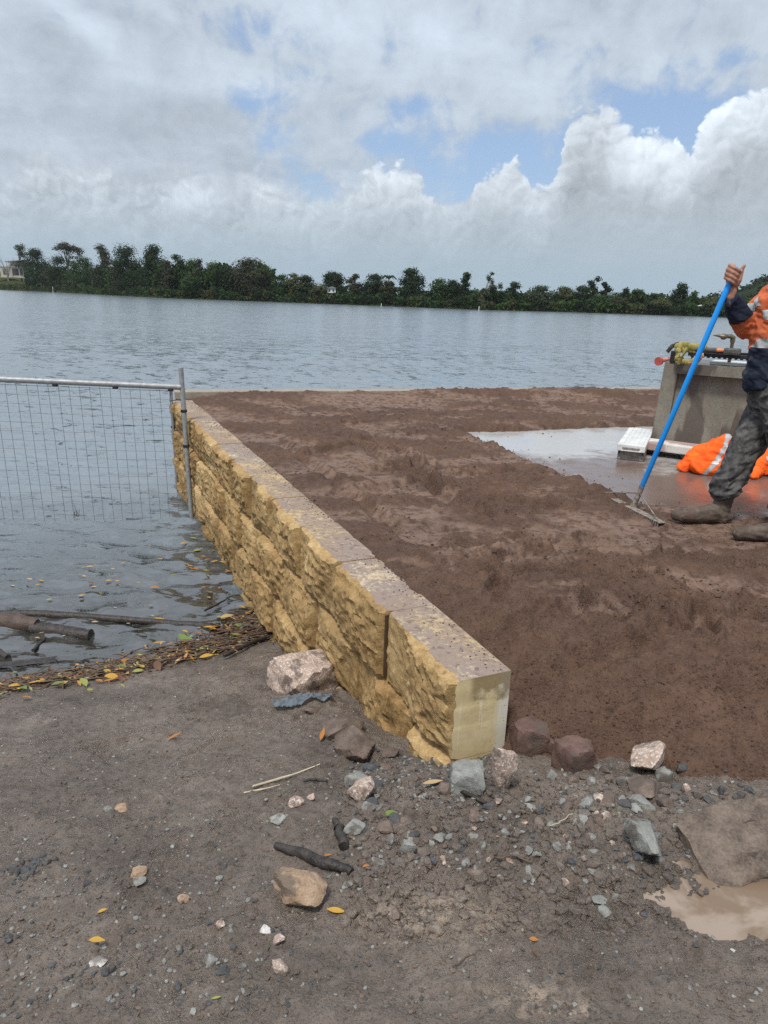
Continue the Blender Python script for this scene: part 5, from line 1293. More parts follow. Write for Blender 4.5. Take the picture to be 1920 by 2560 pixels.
stick('stick', 'charred black stub standing beside the grey potato stone', [(838, 2062), (845, 2085), (858, 2128)], [16, 22, 24], WOOD, 'stick', lift=0.02, wob=0.004)
stick('straw', 'split pale straw lying on the mud left of the gravel', [(632, 1972), (690, 1956), (745, 1938), (800, 1916)], [6, 7, 5, 2], STRAW, 'straw', lift=0.012, wob=0.001)
stick('straw', 'dull tan straw beside the split pale straw', [(610, 1985), (650, 1978), (700, 1965)], [4, 5, 2], STRAW, 'straw', lift=0.006, wob=0.001)
stick('straw', 'thin bent yellow straw in the churned gravel', [(1372, 2080), (1400, 2070), (1430, 2050)], [3, 3, 2], STRAW, 'straw', lift=0.025, wob=0.002)
stick('twig', 'black twig in the gravel at the foot of the wall end', [(1100, 1960), (1150, 1985), (1215, 2018)], [10, 11, 8], WOOD, 'twig', lift=0.016, wob=0.003)
stick('twig', 'thin dark twig near the banded stone', [(758, 1958), (790, 1953), (818, 1957)], [6, 7, 4], WOOD, 'twig', lift=0.01, wob=0.002)
stick('twig', 'thin twig lying in the mud at the lower middle', [(1130, 2425), (1165, 2398), (1205, 2378)], [3, 3, 2], TWIG, 'twig', lift=0.004, wob=0.002)
stick('twig', 'brown bent twig in the churned mud', [(1240, 2157), (1290, 2152), (1330, 2168)], [5, 6, 3], TWIG, 'twig', lift=0.02, wob=0.003)
stick('log', 'dark rounded driftwood log in the water at the left edge', [(80, 1572), (130, 1578), (190, 1586), (228, 1590)], [36, 38, 34, 32], WOOD, 'log', zc=WATER, lift=0.005, seg=12, wob=0.006)
BROWNL = m_simple('brown_soaked_bark', (0.085, 0.055, 0.042), 0.5, sc=14, bump=0.9, bscale=40)
stick('log', 'reddish brown soaked log at the left edge of the water', [(-90, 1560), (-10, 1560), (40, 1562), (92, 1570)], [44, 46, 50, 34], BROWNL, 'log', zc=WATER, lift=0.02, seg=12, wob=0.008)
stick('branch', 'long thin half sunken branch floating in front of the fence', [(-60, 1533), (150, 1540), (350, 1552), (470, 1562), (548, 1570)], [20, 22, 18, 22, 26], WOOD, 'branch', zc=WATER, lift=0.001, wob=0.006)
stick('branch', 'black stick on the drift line at the left edge', [(-40, 1690), (60, 1685), (170, 1672)], [24, 26, 18], WOOD, 'branch', lift=0.02, wob=0.004)
stick('branch', 'black branch along the drift line near the wall', [(560, 1650), (620, 1620), (690, 1590), (730, 1618)], [9, 12, 12, 8], WOOD, 'branch', lift=0.03, wob=0.006)
stick('branch', 'slim dark branch lying across the middle of the drift line', [(380, 1630), (450, 1618), (500, 1605)], [8, 9, 5], WOOD, 'branch', lift=0.025, wob=0.004)
stick('twig', 'dark twig sticking out of the water near the wall', [(512, 1532), (545, 1515), (570, 1500)], [6, 6, 3], WOOD, 'twig', zc=WATER, lift=0.02, wob=0.003)
stick('twig', 'short black twig floating below the soaked log', [(82, 1628), (100, 1610), (112, 1597)], [8, 9, 5], WOOD, 'twig', zc=WATER, lift=0.006, wob=0.003)
stick('plank', 'flat black wood piece in the water at the left edge', [(-10, 1630), (20, 1645)], [22, 16], WOOD, 'wood', zc=WATER, lift=0.004)
# wire-thin twig leaning on the wall
tw = [onz(718, 1615, WATER+0.12), onz(735, 1590, WATER+0.2), ond(741, 1560, 4.55), ond(742, 1530, 4.6), ond(735, 1505, 4.62), ond(727, 1500, 4.62)]
tag(link('twig', tube_mesh('twig', [q-tw[0] for q in tw], 0.0035, 6), WOOD, None, loc=tw[0]), 'thin curved twig leaning up against the yellow wall', 'twig')
# reed stalk by the fence
for dx_, h_, a_ in ((0, 0.13, 0.1),):
    P_ = onz(190, 1292, WATER); bm = bmesh.new()
    for j in range(7):
        bm_tube(bm, [(0.012*j-0.04, 0, -0.05), (0.010*j-0.03+random.gauss(0, .02), 0.01, 0.05+0.10*random.random())], [0.004, 0.002], 4)
    tag(link('reed_tuft', mesh_bm('reed_tuft', bm), TWIG, None, loc=P_), 'small brown reed tuft poking out of the water inside the fence', 'reeds')
# plastic sheet scraps
def m_film():
    m, n, b = new_mat('grey_plastic_film'); setb(n, b, (0.13, 0.165, 0.195), 0.25, None, 0.6); b.inputs['Alpha'].default_value = 0.82; return m
FILM = m_film()
def crumple(name, label, cx, cy, w, h, rz, seed, zc=None, amp=0.02, cat='plastic', fn=ground_z, mat=None, lift=0.01):
    P_ = hit(cx, cy, fn) if zc is None else onz(cx, cy, zc); k = ppm(P_); Wd, Dp = w/k, h/k*1.9
    nx, ny = 44, 24; X, Y = np.meshgrid(np.linspace(-.5, .5, nx), np.linspace(-.5, .5, ny)); x = X.ravel()*Wd; y = Y.ravel()*Dp*(0.75+0.35*perlin(X.ravel()*3, X.ravel()*0+seed, seed))
    x = x + 0.02*perlin(Y.ravel()*3, Y.ravel()*0+seed, seed+1)
    xr, yr = x*cos(rz)-y*sin(rz), x*sin(rz)+y*cos(rz)
    z = amp*(np.abs(fbm(xr, yr*0.5, 14, 3, seed, 0.6))*1.6 + 0.6*fbm(xr, yr, 6, 2, seed+5)) + 0.3*amp
    if zc is None: z = z + ground_z(xr+P_[0], yr+P_[1]) - P_[2]
    i = np.arange(nx*ny).reshape(ny, nx); F = np.stack([i[:-1, :-1], i[:-1, 1:], i[1:, 1:], i[1:, :-1]], -1).reshape(-1, 4)
    o = link(name, mesh_np(name, np.stack([xr, yr, z+lift], 1), F), mat or FILM, None, loc=P_); return tag(o, label, cat)
crumple('plastic_sheet', 'crumpled grey plastic sheet scrap under the pinkish boulder', 758, 1756, 150, 44, 0.25, 3, amp=0.032)
crumple('plastic_sheet', 'wrinkled clear plastic strip floating beside the wall', 583, 1478, 70, 34, -1.0, 6, zc=WATER+0.004, amp=0.012)
crumple('plastic_sheet', 'dark plastic film lying under water at the left shore', 60, 1660, 150, 22, 0.3, 9, zc=WATER+0.0, amp=0.006, mat=WOOD)
# ================================================================== precast concrete plinth and what lies on and round it
PLC = m_concrete('grey_precast_concrete', (0.145, 0.132, 0.105), (0.24, 0.222, 0.182), 5, 0.7, (0.078, 0.060, 0.052))
WPL = m_simple('white_plank_coating', (0.66, 0.66, 0.64), 0.45, var=0.12, sc=10); BASEC = m_simple('mud_splashed_block', (0.26, 0.24, 0.215), 0.8, var=0.35, sc=30)
FL = np.array([2.85, 7.61]); FD = np.array([0.848, -0.530]); GD = np.array([0.530, 0.848]); PLL, PLD, PLH = 1.55, 0.95, 0.945
def fp3(u, d, z): return (FL[0]+FD[0]*u+GD[0]*d, FL[1]+FD[1]*u+GD[1]*d, SLAB_Z+z)
plinth = empty('concrete_plinth', fp3(PLL/2, PLD/2, 0), 'grey precast concrete plinth with a folded front face and wet stains', 'plinth')
bm = bmesh.new()
def front(u, z, d=0.0):
    k = z/PLH; return fp3(0.035*k + u*(PLL-0.07*k)/PLL, 0.03*k + d, z)
us = [0, 0.15, PLL-0.15, PLL]; zs = [0, 0.075, PLH-0.105, PLH]
V = {}
def vv(u, z, d=0.0):
    key = (round(u, 4), round(z, 4), round(d, 4))
    if key not in V: V[key] = bm.verts.new(front(u, z, d))
    return V[key]
for i in range(3):
    for j in range(3):
        if i == 1 and j == 1: continue
        bm.faces.new((vv(us[i], zs[j]), vv(us[i+1], zs[j]), vv(us[i+1], zs[j+1]), vv(us[i], zs[j+1])))
u0, u1, z0_, z1_ = us[1], us[2], zs[1], zs[2]; um = 0.66; RD = 0.12
bm.faces.new((vv(u0, z0_), vv(um, z0_, RD), vv(u0, z1_, RD)))
bm.faces.new((vv(um, z0_, RD), vv(u1, z0_, RD), vv(u1, z1_, RD), vv(u0, z1_, RD)))
bm.faces.new((vv(u0, z1_), vv(u0, z1_, RD), vv(u1, z1_, RD), vv(u1, z1_)))
bm.faces.new((vv(u1, z1_), vv(u1, z1_, RD), vv(u1, z0_, RD), vv(u1, z0_)))
bm.faces.new((vv(u0, z0_), vv(u1, z0_), vv(u1, z0_, RD), vv(um, z0_, RD)))
bm.faces.new((vv(u0, z1_), vv(u0, z0_), vv(u0, z1_, RD)))
bk = [bm.verts.new(fp3(a, PLD-0.03*(z > 0), z)) for a, z in ((0, 0), (PLL, 0), (PLL-0.035, PLH), (0.035, PLH))]
bm.faces.new(bk)
bm.faces.new([vv(0, z) for z in zs] + [bk[3], bk[0]]); bm.faces.new([vv(PLL, z) for z in zs] + [bk[2], bk[1]])
bm.faces.new([vv(u, PLH) for u in us] + [bk[2], bk[3]]); bm.faces.new([vv(u, 0) for u in us] + [bk[1], bk[0]])
ed_ = [e for e in bm.edges if e.calc_length() > 0.02 and len(e.link_faces) == 2 and e.calc_face_angle(0) > 0.6]
bmesh.ops.bevel(bm, geom=ed_, offset=0.008, segments=2, affect='EDGES')
link('body', mesh_bm('body', bm), PLC, plinth)
# bench plank on its block at the left of the plinth
zb = SLAB_Z+0.165
nl, nr2, fl_ = onz(1544, 1109, zb), onz(1613, 1119, zb), onz(1573, 1068, zb)
ax = (nr2-nl); Wp = np.linalg.norm(ax)*1.02; ax /= np.linalg.norm(ax); dp = np.array([-ax[1], ax[0], 0])
dlen = abs(np.dot(fl_-nl, dp)); dd = (fl_-nl); dd /= np.linalg.norm(dd); Lp = min(1.5, np.linalg.norm(fl_-nl)); angp = atan2(dd[1], dd[0])
Rp = Matrix.Rotation(angp, 3, 'Z'); side = np.array([sin(angp), -cos(angp), 0]); Wq = abs(np.dot(onz(1613, 1119, zb)-nl, side))
cpl = nl + dd*Lp/2 + side*Wq/2
pk = empty('white_plank', (cpl[0], cpl[1], SLAB_Z), 'wide white plank with a slotted end resting on a low block left of the plinth', 'plank')
bm = bmesh.new(); bm_box(bm, cpl+np.array([0, 0, -0.035]), (Lp, Wq, 0.07), Rp, 0.010)
for k in range(5):
    bm_box(bm, cpl+side*((k-2)*Wq*0.17)+np.array([0, 0, 0.001]), (Lp*0.97, Wq*0.10, 0.006), Rp, 0.002)
link('board', mesh_bm('board', bm), WPL, pk)
e_ = nl + side*Wq/2 + np.array([0, 0, -0.038])
link('end_slot', box_mesh('end_slot', e_-dd*0.001, (0.012, Wq*0.62, 0.022), Rp, 0.005), BASEC, pk)
link('end_slot_rim', box_mesh('end_slot_rim', e_+np.array([0, 0, -0.024])-dd*0.002, (0.016, Wq*0.70, 0.008), Rp, 0.002), WPL, pk)
cb = empty('support_block', (cpl[0], cpl[1], SLAB_Z), 'low mud-splashed grey block carrying the wide white plank', 'block')
link('body', box_mesh('body', cpl+dd*0.02+np.array([0, 0, -0.07-0.048]), (Lp*0.96, Wq*0.94, 0.09), Rp, 0.006), BASEC, cb)
for k in (-0.42, 0.42):
    e2 = nl+dd*0.028+side*(Wq*(0.5+k)); link('bolt', tube_mesh('bolt', [e2+np.array([0, 0, -0.09])+dd*0.02, e2+np.array([0, 0, -0.09])-dd*0.012], 0.010, 8), BLACK, cb)
# second plank along the foot of the plinth
p2 = empty('white_plank', fp3(0.75, -0.14, 0), 'stained white plank running along the foot of the concrete plinth', 'plank')
R2 = Matrix.Rotation(atan2(FD[1], FD[0]), 3, 'Z')
bm = bmesh.new(); bm_box(bm, fp3(0.74, -0.17, 0.105), (1.50, 0.27, 0.085), R2, 0.012)
for k in range(3): bm_box(bm, fp3(0.74, -0.27+0.09*k, 0.148), (1.46, 0.045, 0.006), R2, 0.002)
RUST = m_concrete('stained_white_plank', (0.60, 0.58, 0.54), (0.68, 0.66, 0.62), 6, 0.5, (0.36, 0.20, 0.17), 0.1)
link('board', mesh_bm('board', bm), RUST, p2)
for u in (0.42, 1.3): link('foot', box_mesh('foot', fp3(u, -0.13, 0.031), (0.10, 0.12, 0.06), R2, 0.004), BASEC, p2)
# --- on top of the plinth
ZT = SLAB_Z+PLH
def tp(px, py, d=0.12):
    u_ = (px-1645)/255.0; Y = (FL+FD*(u_*1.10)+GD*(d+0.03))[1]; return ond(px, py, Y)
IRON = m_simple('dull_iron', (0.13, 0.13, 0.12), 0.5, 0.5, 0.3, 20, 0.2); PINKH = m_simple('worn_pink_paint', (0.62, 0.27, 0.22), 0.55, var=0.3, sc=18); REDC = m_simple('faded_red_cap', (0.45, 0.10, 0.075), 0.5, sc=20); ORH = m_simple('orange_handle', (0.72, 0.23, 0.07), 0.5, var=0.15, sc=20); GRIP = m_simple('grey_rubber_grip', (0.10, 0.10, 0.09), 0.7)
BRASS = m_simple('dull_brass', (0.17, 0.135, 0.085), 0.45, 0.6, 0.3, 20); YEL = m_simple('yellow_webbing', (0.36, 0.31, 0.10), 0.8, var=0.25, sc=30, bump=0.4, bscale=90)
a_ = tp(1648, 905, -0.05); b_ = tp(1648, 905, -0.05)+np.array([0.27, 0.24, 0]); a2 = np.array([a_[0], a_[1], ZT+0.032]); a_[2] = ZT+0.012; b_[2] = ZT+0.045
d_ = (b_-a_)/np.linalg.norm(b_-a_)
st = empty('sledgehammer', a_, 'pink handled tool with round red end poking over the plinth corner', 'hammer')
link('handle', tube_mesh('handle', [a_+d_*0.03, b_], 0.021, 12), PINKH, st); link('end_cap', tube_mesh('end_cap', [a_-d_*0.022, a_+d_*0.012], [0.045, 0.043], 18), REDC, st)
# long-handled sledge with iron head
h0 = tp(1752, 884, 0.10); h1 = tp(1792, 876, 0.10); h2 = tp(1822, 874, 0.10); h3 = tp(1832, 873, 0.10)
zf = ZT+0.15
for q in (h0, h1, h2, h3): q[2] = zf + (q[0]-h0[0])*0.03
sg = empty('sledgehammer', h3, 'sledgehammer with orange and grey handle lying on the black bar', 'hammer')
link('grip', tube_mesh('grip', [h0-(h1-h0)*0.4, h0, h1], [0.022, 0.024, 0.023], 12), GRIP, sg); link('handle', tube_mesh('handle', [h1, h2+(h2-h1)*0.2], [0.018, 0.016], 12), ORH, sg)
hd = np.array([GD[0], GD[1], 0]); link('head', box_mesh('head', h3+np.array([0, 0, -0.004]), (0.155, 0.09, 0.062), R2, 0.016), IRON, sg)
# black notched bar on legs
br = empty('black_bar', fp3(0.8, 0.1, PLH), 'black notched steel bar on short legs along the plinth top', 'bar')
bm = bmesh.new(); bm_box(bm, fp3(0.83, 0.10, PLH+0.098), (1.18, 0.05, 0.035), R2, 0.004)
for k in range(22): bm_box(bm, fp3(0.28+0.052*k, 0.10, PLH+0.076), (0.026, 0.04, 0.014), R2)
link('beam', mesh_bm('beam', bm), BLACK, br)
for u in (0.30, 0.86, 1.34): link('leg', box_mesh('leg', fp3(u, 0.10, PLH+0.036), (0.05, 0.05, 0.07), R2, 0.003), BLACK, br)
link('upper_bar', box_mesh('upper_bar', fp3(0.72, 0.22, PLH+0.12), (1.0, 0.03, 0.03), R2, 0.003), BLACK, br)
link('clamp', box_mesh('clamp', tp(1684, 887, 0.05)*np.array([1, 1, 0])+np.array([0, 0, ZT+0.062]), (0.055, 0.05, 0.12), R2, 0.01), BLACK, br)
wb = box_mesh('white_board', fp3(0.95, 0.30, PLH+0.018), (1.0, 0.30, 0.034), R2, 0.008)
tag(link('white_board', wb, WPL), 'flat white board lying under the black bar on the plinth', 'board')
# tap
t0 = tp(1829, 868, 0.25); t0[2] = ZT+0.01
tapo = empty('water_tap', t0, 'old brass water tap with hose nozzle standing above the sledgehammer head', 'tap')
hh = 0.27
link('standpipe', tube_mesh('standpipe', [t0, t0+np.array([0, 0, hh])], 0.017, 10), BRASS, tapo)
link('elbow', tube_mesh('elbow', [t0+np.array([0, 0, hh-0.05]), t0+np.array([-0.002, 0, hh]), t0+np.array([-0.03, 0, hh+0.012]), t0+np.array([-0.06, 0, hh+0.012])], [0.024, 0.026, 0.024, 0.02], 10), BRASS, tapo)
link('nozzle', tube_mesh('nozzle', [t0+np.array([-x_, 0, hh+z_]) for x_, z_ in ((0.05, .012), (0.075, .008), (0.085, .006), (0.11, .006), (0.12, .01), (0.145, .014), (0.18, .016), (0.205, .016))], [0.017, 0.022, 0.030, 0.030, 0.020, 0.014, 0.009, 0.004], 10), BRASS, tapo)
# yellow webbing
yw = empty('yellow_strap', tp(1720, 880), 'bundled yellow webbing strap draped over the plinth edge', 'strap')
def ribbon(pts, wd, seed):
    rr = random.Random(seed); P3 = [tp(a, b, c) for a, b, c in pts]; Q = []
    for i in range(len(P3)-1):
        for j in range(5): Q.append(P3[i]*(1-j/5)+P3[i+1]*(j/5)+np.array([rr.gauss(0, .003), rr.gauss(0, .006), rr.gauss(0, .003)]))
    Q.append(P3[-1]); n = len(Q)
    bm = bmesh.new(); bm_tube(bm, Q, [1.35*wd*rr.uniform(0.85, 1.1) for _ in range(n)], 8, ell=[(1.0, 0.35+0.15*sin(i*0.9)) for i in range(n)]); return mesh_bm('strap', bm, True)
for i, (pts, wd) in enumerate([([(1690, 868, .05), (1710, 862, .08), (1735, 868, .1), (1765, 872, .12)], 0.030), ([(1688, 872, .06), (1715, 869, .1), (1745, 876, .13), (1768, 866, .16)], 0.032), ([(1695, 870, .02), (1697, 885, -.01), (1692, 897, -.03), (1703, 903, -.035)], 0.034),
                                ([(1715, 872, .0), (1707, 888, -.02), (1700, 900, -.03)], 0.030), ([(1700, 902, -.035), (1722, 905, -.04), (1740, 898, -.04), (1757, 886, -.02)], 0.020), ([(1668, 880, .1), (1680, 866, .1), (1700, 859, .12), (1730, 864, .14)], 0.018)]):
    link('webbing', ribbon(pts, wd, i), GRIP if i == 5 else YEL, yw)
link('tail', ribbon([(1757, 886, -.03), (1752, 898, -.045), (1742, 907, -.05), (1722, 909, -.05)], 0.016, 9), PINKH, yw)

# ================================================================== orange jacket on the slab
def m_cloth(name, c0, c1, sc=9, rough=0.85, smear=None, bump=0.5):
    m, n, b = new_mat(name); P = n.geo(); a = n.noise(P, sc, 5, 0.6)
    c = n.mix(n.smooth(a, 0.36, 0.64), c0, c1)
    if smear:
        k = n.smooth(n.noise(n.scale(P, (1, 1, 0.6)), sc*0.9, 6, 0.7, 0.6), smear[1], smear[1]+0.13); c = n.mix(n.math('MULTIPLY', k, smear[2]), c, smear[0])
    w = n.noise(P, 300, 2, 0.5)
    setb(n, b, c, rough, n.bump(n.math('ADD', n.noise(P, 24, 5, 0.6), n.math('MULTIPLY', w, 0.12)), bump, 0.012), 0.2); return m
FLUO = m_cloth('fluorescent_orange_cloth', (0.88, 0.105, 0.015), (0.98, 0.165, 0.025), 6)
TAPE = m_simple('reflective_tape', (0.42, 0.43, 0.43), 0.42, 0.1, 0.12, 30, 0.15)
def arr(me):
    v = np.zeros(len(me.vertices)*3); me.vertices.foreach_get('co', v); nrm = np.zeros(len(me.vertices)*3); me.vertices.foreach_get('normal', nrm)
    return v.reshape(-1, 3), nrm.reshape(-1, 3), [tuple(p.vertices) for p in me.polygons]
def sub_mesh(name, v, nrm, faces, off):
    ids = sorted({i for f in faces for i in f}); mp = {j: i for i, j in enumerate(ids)}; me = bpy.data.meshes.new(name)
    me.from_pydata([tuple(v[i]+nrm[i]*off) for i in ids], [], [tuple(mp[i] for i in f) for f in faces]); me.update()
    for p in me.polygons: p.use_smooth = True
    return me
jc = onz(1818, 1180, SLAB_Z); jk = empty('orange_jacket', (jc[0], jc[1], SLAB_Z), 'crumpled fluorescent orange jacket with silver tape lying on the wet slab', 'jacket')
bm = bmesh.new(); rj = random.Random(3)
jl = onz(1755, 1180, SLAB_Z); jr = onz(1900, 1188, SLAB_Z)
def lobe(c, pts, r, ell=None): bm_tube(bm, [c+np.array(p) for p in pts], r, 14, round_ends=True, ell=ell)
lobe(jl, [(-0.16, 0.02, 0.05), (-0.02, 0.05, 0.11), (0.16, 0.06, 0.15), (0.30, 0.08, 0.12)], [0.06, 0.12, 0.155, 0.12])
lobe(jl, [(0.02, -0.04, 0.08), (0.10, 0.02, 0.20), (0.22, 0.10, 0.29)], [0.10, 0.10, 0.065])
lobe(jl, [(-0.08, -0.06, 0.06), (0.10, -0.10, 0.07), (0.26, -0.10, 0.07)], [0.07, 0.08, 0.08])
lobe(jl, [(0.26, 0.1, 0.1), (0.42, 0.1, 0.09), (0.56, 0.06, 0.09)], [0.11, 0.10, 0.10])
lobe(jr, [(-0.08, 0.02, 0.07), (0.02, 0.06, 0.11), (0.18, 0.06, 0.11), (0.32, 0.05, 0.08)], [0.08, 0.125, 0.13, 0.09])
lobe(jr, [(-0.08, -0.06, 0.04), (-0.13, -0.14, 0.025), (-0.16, -0.18, 0.02)], [0.045, 0.028, 0.012])
me = remeshed(bm, 0.009, 6, 'shell'); v, nr_, fc_ = arr(me)
for i in range(len(v)):
    p = Vector(v[i]); q = Vector((p.x*6+p.z*4, p.y*7, p.z*9)); r1 = 1-abs(mnoise.noise(q))*2; r2 = 1-abs(mnoise.noise(q*2.3+Vector((5, 1, 2))))*2
    v[i] += nr_[i]*(0.020*r1 + 0.009*r2 + 0.003*mnoise.noise(p*60)); v[i][2] = max(v[i][2], SLAB_Z+0.002)
me.vertices.foreach_set('co', v.ravel()); me.update(); v, nr_, fc_ = arr(me)
link('shell', me, FLUO, jk)
cen = np.array([v[list(f)].mean(0) for f in fc_])
u_ = cen[:, 0]-jl[0]; w_ = cen[:, 2]-SLAB_Z
b1 = (np.abs(u_*0.80-w_*0.62+0.045) < 0.020) & (u_ < 0.3); b2 = (np.abs(u_-0.13+0.5*w_-0.06) < 0.022) & (w_ > 0.17); b3 = (np.abs(w_*0.9-u_*0.35-0.02) < 0.022) & (u_ > 0.08) & (u_ < 0.3) & (cen[:, 1] < jl[1]-0.02)
b4 = (np.abs(w_-0.19-0.02*np.sin(u_*9)) < 0.02) & (cen[:, 0] > jr[0])
for bb in (b1, b3 & ~b1, b4): link('reflective_tape', sub_mesh('reflective_tape', v, nr_, [f for f, k in zip(fc_, bb) if k], 0.0035), TAPE, jk)

# ================================================================== the rake
BLUE = m_simple('blue_fibreglass', (0.012, 0.30, 0.86), 0.32, var=0.08, sc=6); MUDDY = m_simple('muddy_aluminium', (0.24, 0.20, 0.17), 0.6, 0.1, 0.55, 40, 0.4, bscale=60)
RA, RB = onz(1655, 1311, -1.444), onz(1497, 1231, -1.444); RC = onz(1583, 1270, -1.444)
HAND_Y = 4.85
HT = ond(1822, 712, HAND_Y); sock = RC+np.array([0, 0, 0.012]); hdir = (HT-sock)/np.linalg.norm(HT-sock)
rk = empty('rake', RC, 'long blue handled levelling rake held upright in the red sand', 'rake')
fer = sock+hdir*0.16
link('handle', tube_mesh('handle', [fer, (fer+HT)/2, HT+hdir*0.10], 0.0185, 18, round_ends=True), BLUE, rk)
link('socket', tube_mesh('socket', [sock, sock+hdir*0.05, fer+hdir*0.012], [0.026, 0.020, 0.0205], 14), MUDDY, rk)
bd = (RB-RA); BLn = np.linalg.norm(bd); bd /= BLn; side_ = np.array([-bd[1], bd[0], 0])
Rb = Matrix((tuple(bd), tuple(side_), (0, 0, 1))).transposed()
bm = bmesh.new(); bm_box(bm, (RA+RB)/2+np.array([0, 0, 0.010]), (BLn, 0.055, 0.007), Rb, 0.002); bm_box(bm, (RA+RB)/2-side_*0.026+np.array([0, 0, 0.0]), (BLn, 0.006, 0.03), Rb, 0.0015)
link('blade', mesh_bm('blade', bm), MUDDY, rk)
nt_ = 34
bm = bmesh.new()
for i in range(nt_): bm_box(bm, RA+bd*(BLn*(i+0.5)/nt_)+side_*0.026+np.array([0, 0, -0.006]), (0.010, 0.006, 0.03), Rb)
link('teeth', mesh_bm('teeth', bm), MUDDY, rk)
for e in (RA+bd*0.05, RB-bd*0.06): link('brace', tube_mesh('brace', [sock+hdir*0.115, e+np.array([0, 0, 0.016])], 0.0045, 8), MUDDY, rk)

# ================================================================== the man
SKIN = m_cloth('skin', (0.34, 0.165, 0.115), (0.46, 0.245, 0.175), 14, 0.55, None, 0.15)
SHIRT_O = m_cloth('faded_orange_shirt', (0.50, 0.105, 0.040), (0.60, 0.155, 0.065), 5, 0.85, ((0.56, 0.19, 0.095), 0.52, 0.4)); NAVY = m_cloth('navy_shirt', (0.013, 0.018, 0.034), (0.028, 0.034, 0.055), 6, 0.85, ((0.20, 0.20, 0.21), 0.56, 0.55))
TROU = m_cloth('muddy_black_trousers', (0.048, 0.047, 0.047), (0.105, 0.102, 0.098), 16, 0.75, ((0.22, 0.205, 0.185), 0.50, 0.40)); BOOTM = m_cloth('muddy_leather_boot', (0.075, 0.060, 0.048), (0.15, 0.12, 0.095), 14, 0.6, ((0.11, 0.075, 0.058), 0.45, 0.8), 0.8); LACE = m_simple('muddy_lace', (0.17, 0.145, 0.12), 0.8); HAIR = m_simple('brown_hair', (0.05, 0.035, 0.025), 0.7); EYE = m_simple('eye', (0.6, 0.6, 0.58), 0.2); BELT = m_simple('black_belt', (0.02, 0.02, 0.02), 0.5)
foot_l = onz(1760, 1312, -1.47)
man = empty('person', (2.5, 4.85, -1.47), 'person in orange and navy work shirt and muddy dark trousers holding the blue rake', 'person')
def O(px, py, Y): return ond(px, py, Y)
Yc = 4.86
pel = O(1932, 1000, Yc); wst = O(1938, 955, Yc); chest = O(1966, 800, Yc); shl = O(1976, 715, Yc); neck = O(1984, 678, Yc)
rS = O(1934, 748, Yc+0.17); rE = O(1868, 814, Yc+0.08); rW = O(1826, 742, HAND_Y+0.012)
lS = O(1985, 735, Yc-0.2); lE = O(2065, 850, Yc-0.28); lW = O(2010, 950, Yc-0.25)
rH = O(1925, 1012, Yc+0.10); rK = O(1866, 1120, Yc+0.05); rC = O(1813, 1222, Yc); rA = O(1802, 1276, Yc)
lH = O(1952, 1015, Yc-0.10); lK = O(1985, 1165, Yc-0.22); lC = O(1962, 1272, 4.52); lA = O(1957, 1318, 4.52)
# body under the clothes: one continuous mesh
bm = bmesh.new()
def tb(pts, r, ell=None, seg=14): bm_tube(bm, pts, r, seg, round_ends=True, ell=ell)
tb([pel, wst, chest, shl, neck], [0.13, 0.12, 0.14, 0.10, 0.055], [(1.2, .85), (1.15, .8), (1.25, .8), (1.5, .7), (1, 1)])
hc = neck+np.array([-0.02, 0, 0.15])
tb([neck+np.array([0, 0, -0.05]), neck+np.array([-0.01, 0, 0.06])], [0.06, 0.058])
tb([hc+np.array([-0.015, 0, -0.085]), hc+np.array([-0.01, 0, 0.0]), hc+np.array([0.01, 0, 0.06])], [0.058, 0.085, 0.082], [(0.85, 1), (0.9, 1.08), (0.92, 1.1)])
tb([hc+np.array([-0.088, 0, 0.012]), hc+np.array([-0.108, 0, -0.022])], [0.010, 0.015]); tb([hc+np.array([-0.075, 0, -0.075]), hc+np.array([-0.088, 0, -0.075])], [0.024, 0.014])
tb([hc+np.array([-0.08, -0.02, -0.052]), hc+np.array([-0.08, 0.02, -0.052])], 0.013); tb([hc+np.array([-0.082, -0.04, 0.032]), hc+np.array([-0.086, 0, 0.030]), hc+np.array([-0.082, 0.04, 0.032])], 0.011)
for sg_ in (-1, 1): tb([hc+np.array([0.005, sg_*0.082, 0.02]), hc+np.array([0.0, sg_*0.086, -0.025])], 0.016)
for s_, e_, w_ in ((rS, rE, rW), (lS, lE, lW)): tb([shl, s_, e_, w_], [0.06, 0.055, 0.042, 0.030])
for h_, k_, a_ in ((rH, rK, rA), (lH, lK, lA)): tb([pel, h_, k_, a_], [0.09, 0.085, 0.058, 0.04])
for a_, t_ in ((rA, O(1715, 1300, Yc)), (lA, O(1870, 1335, 4.52))): tb([a_, a_*0.4+t_*0.6+np.array([0, 0, -0.01])], [0.035, 0.03])
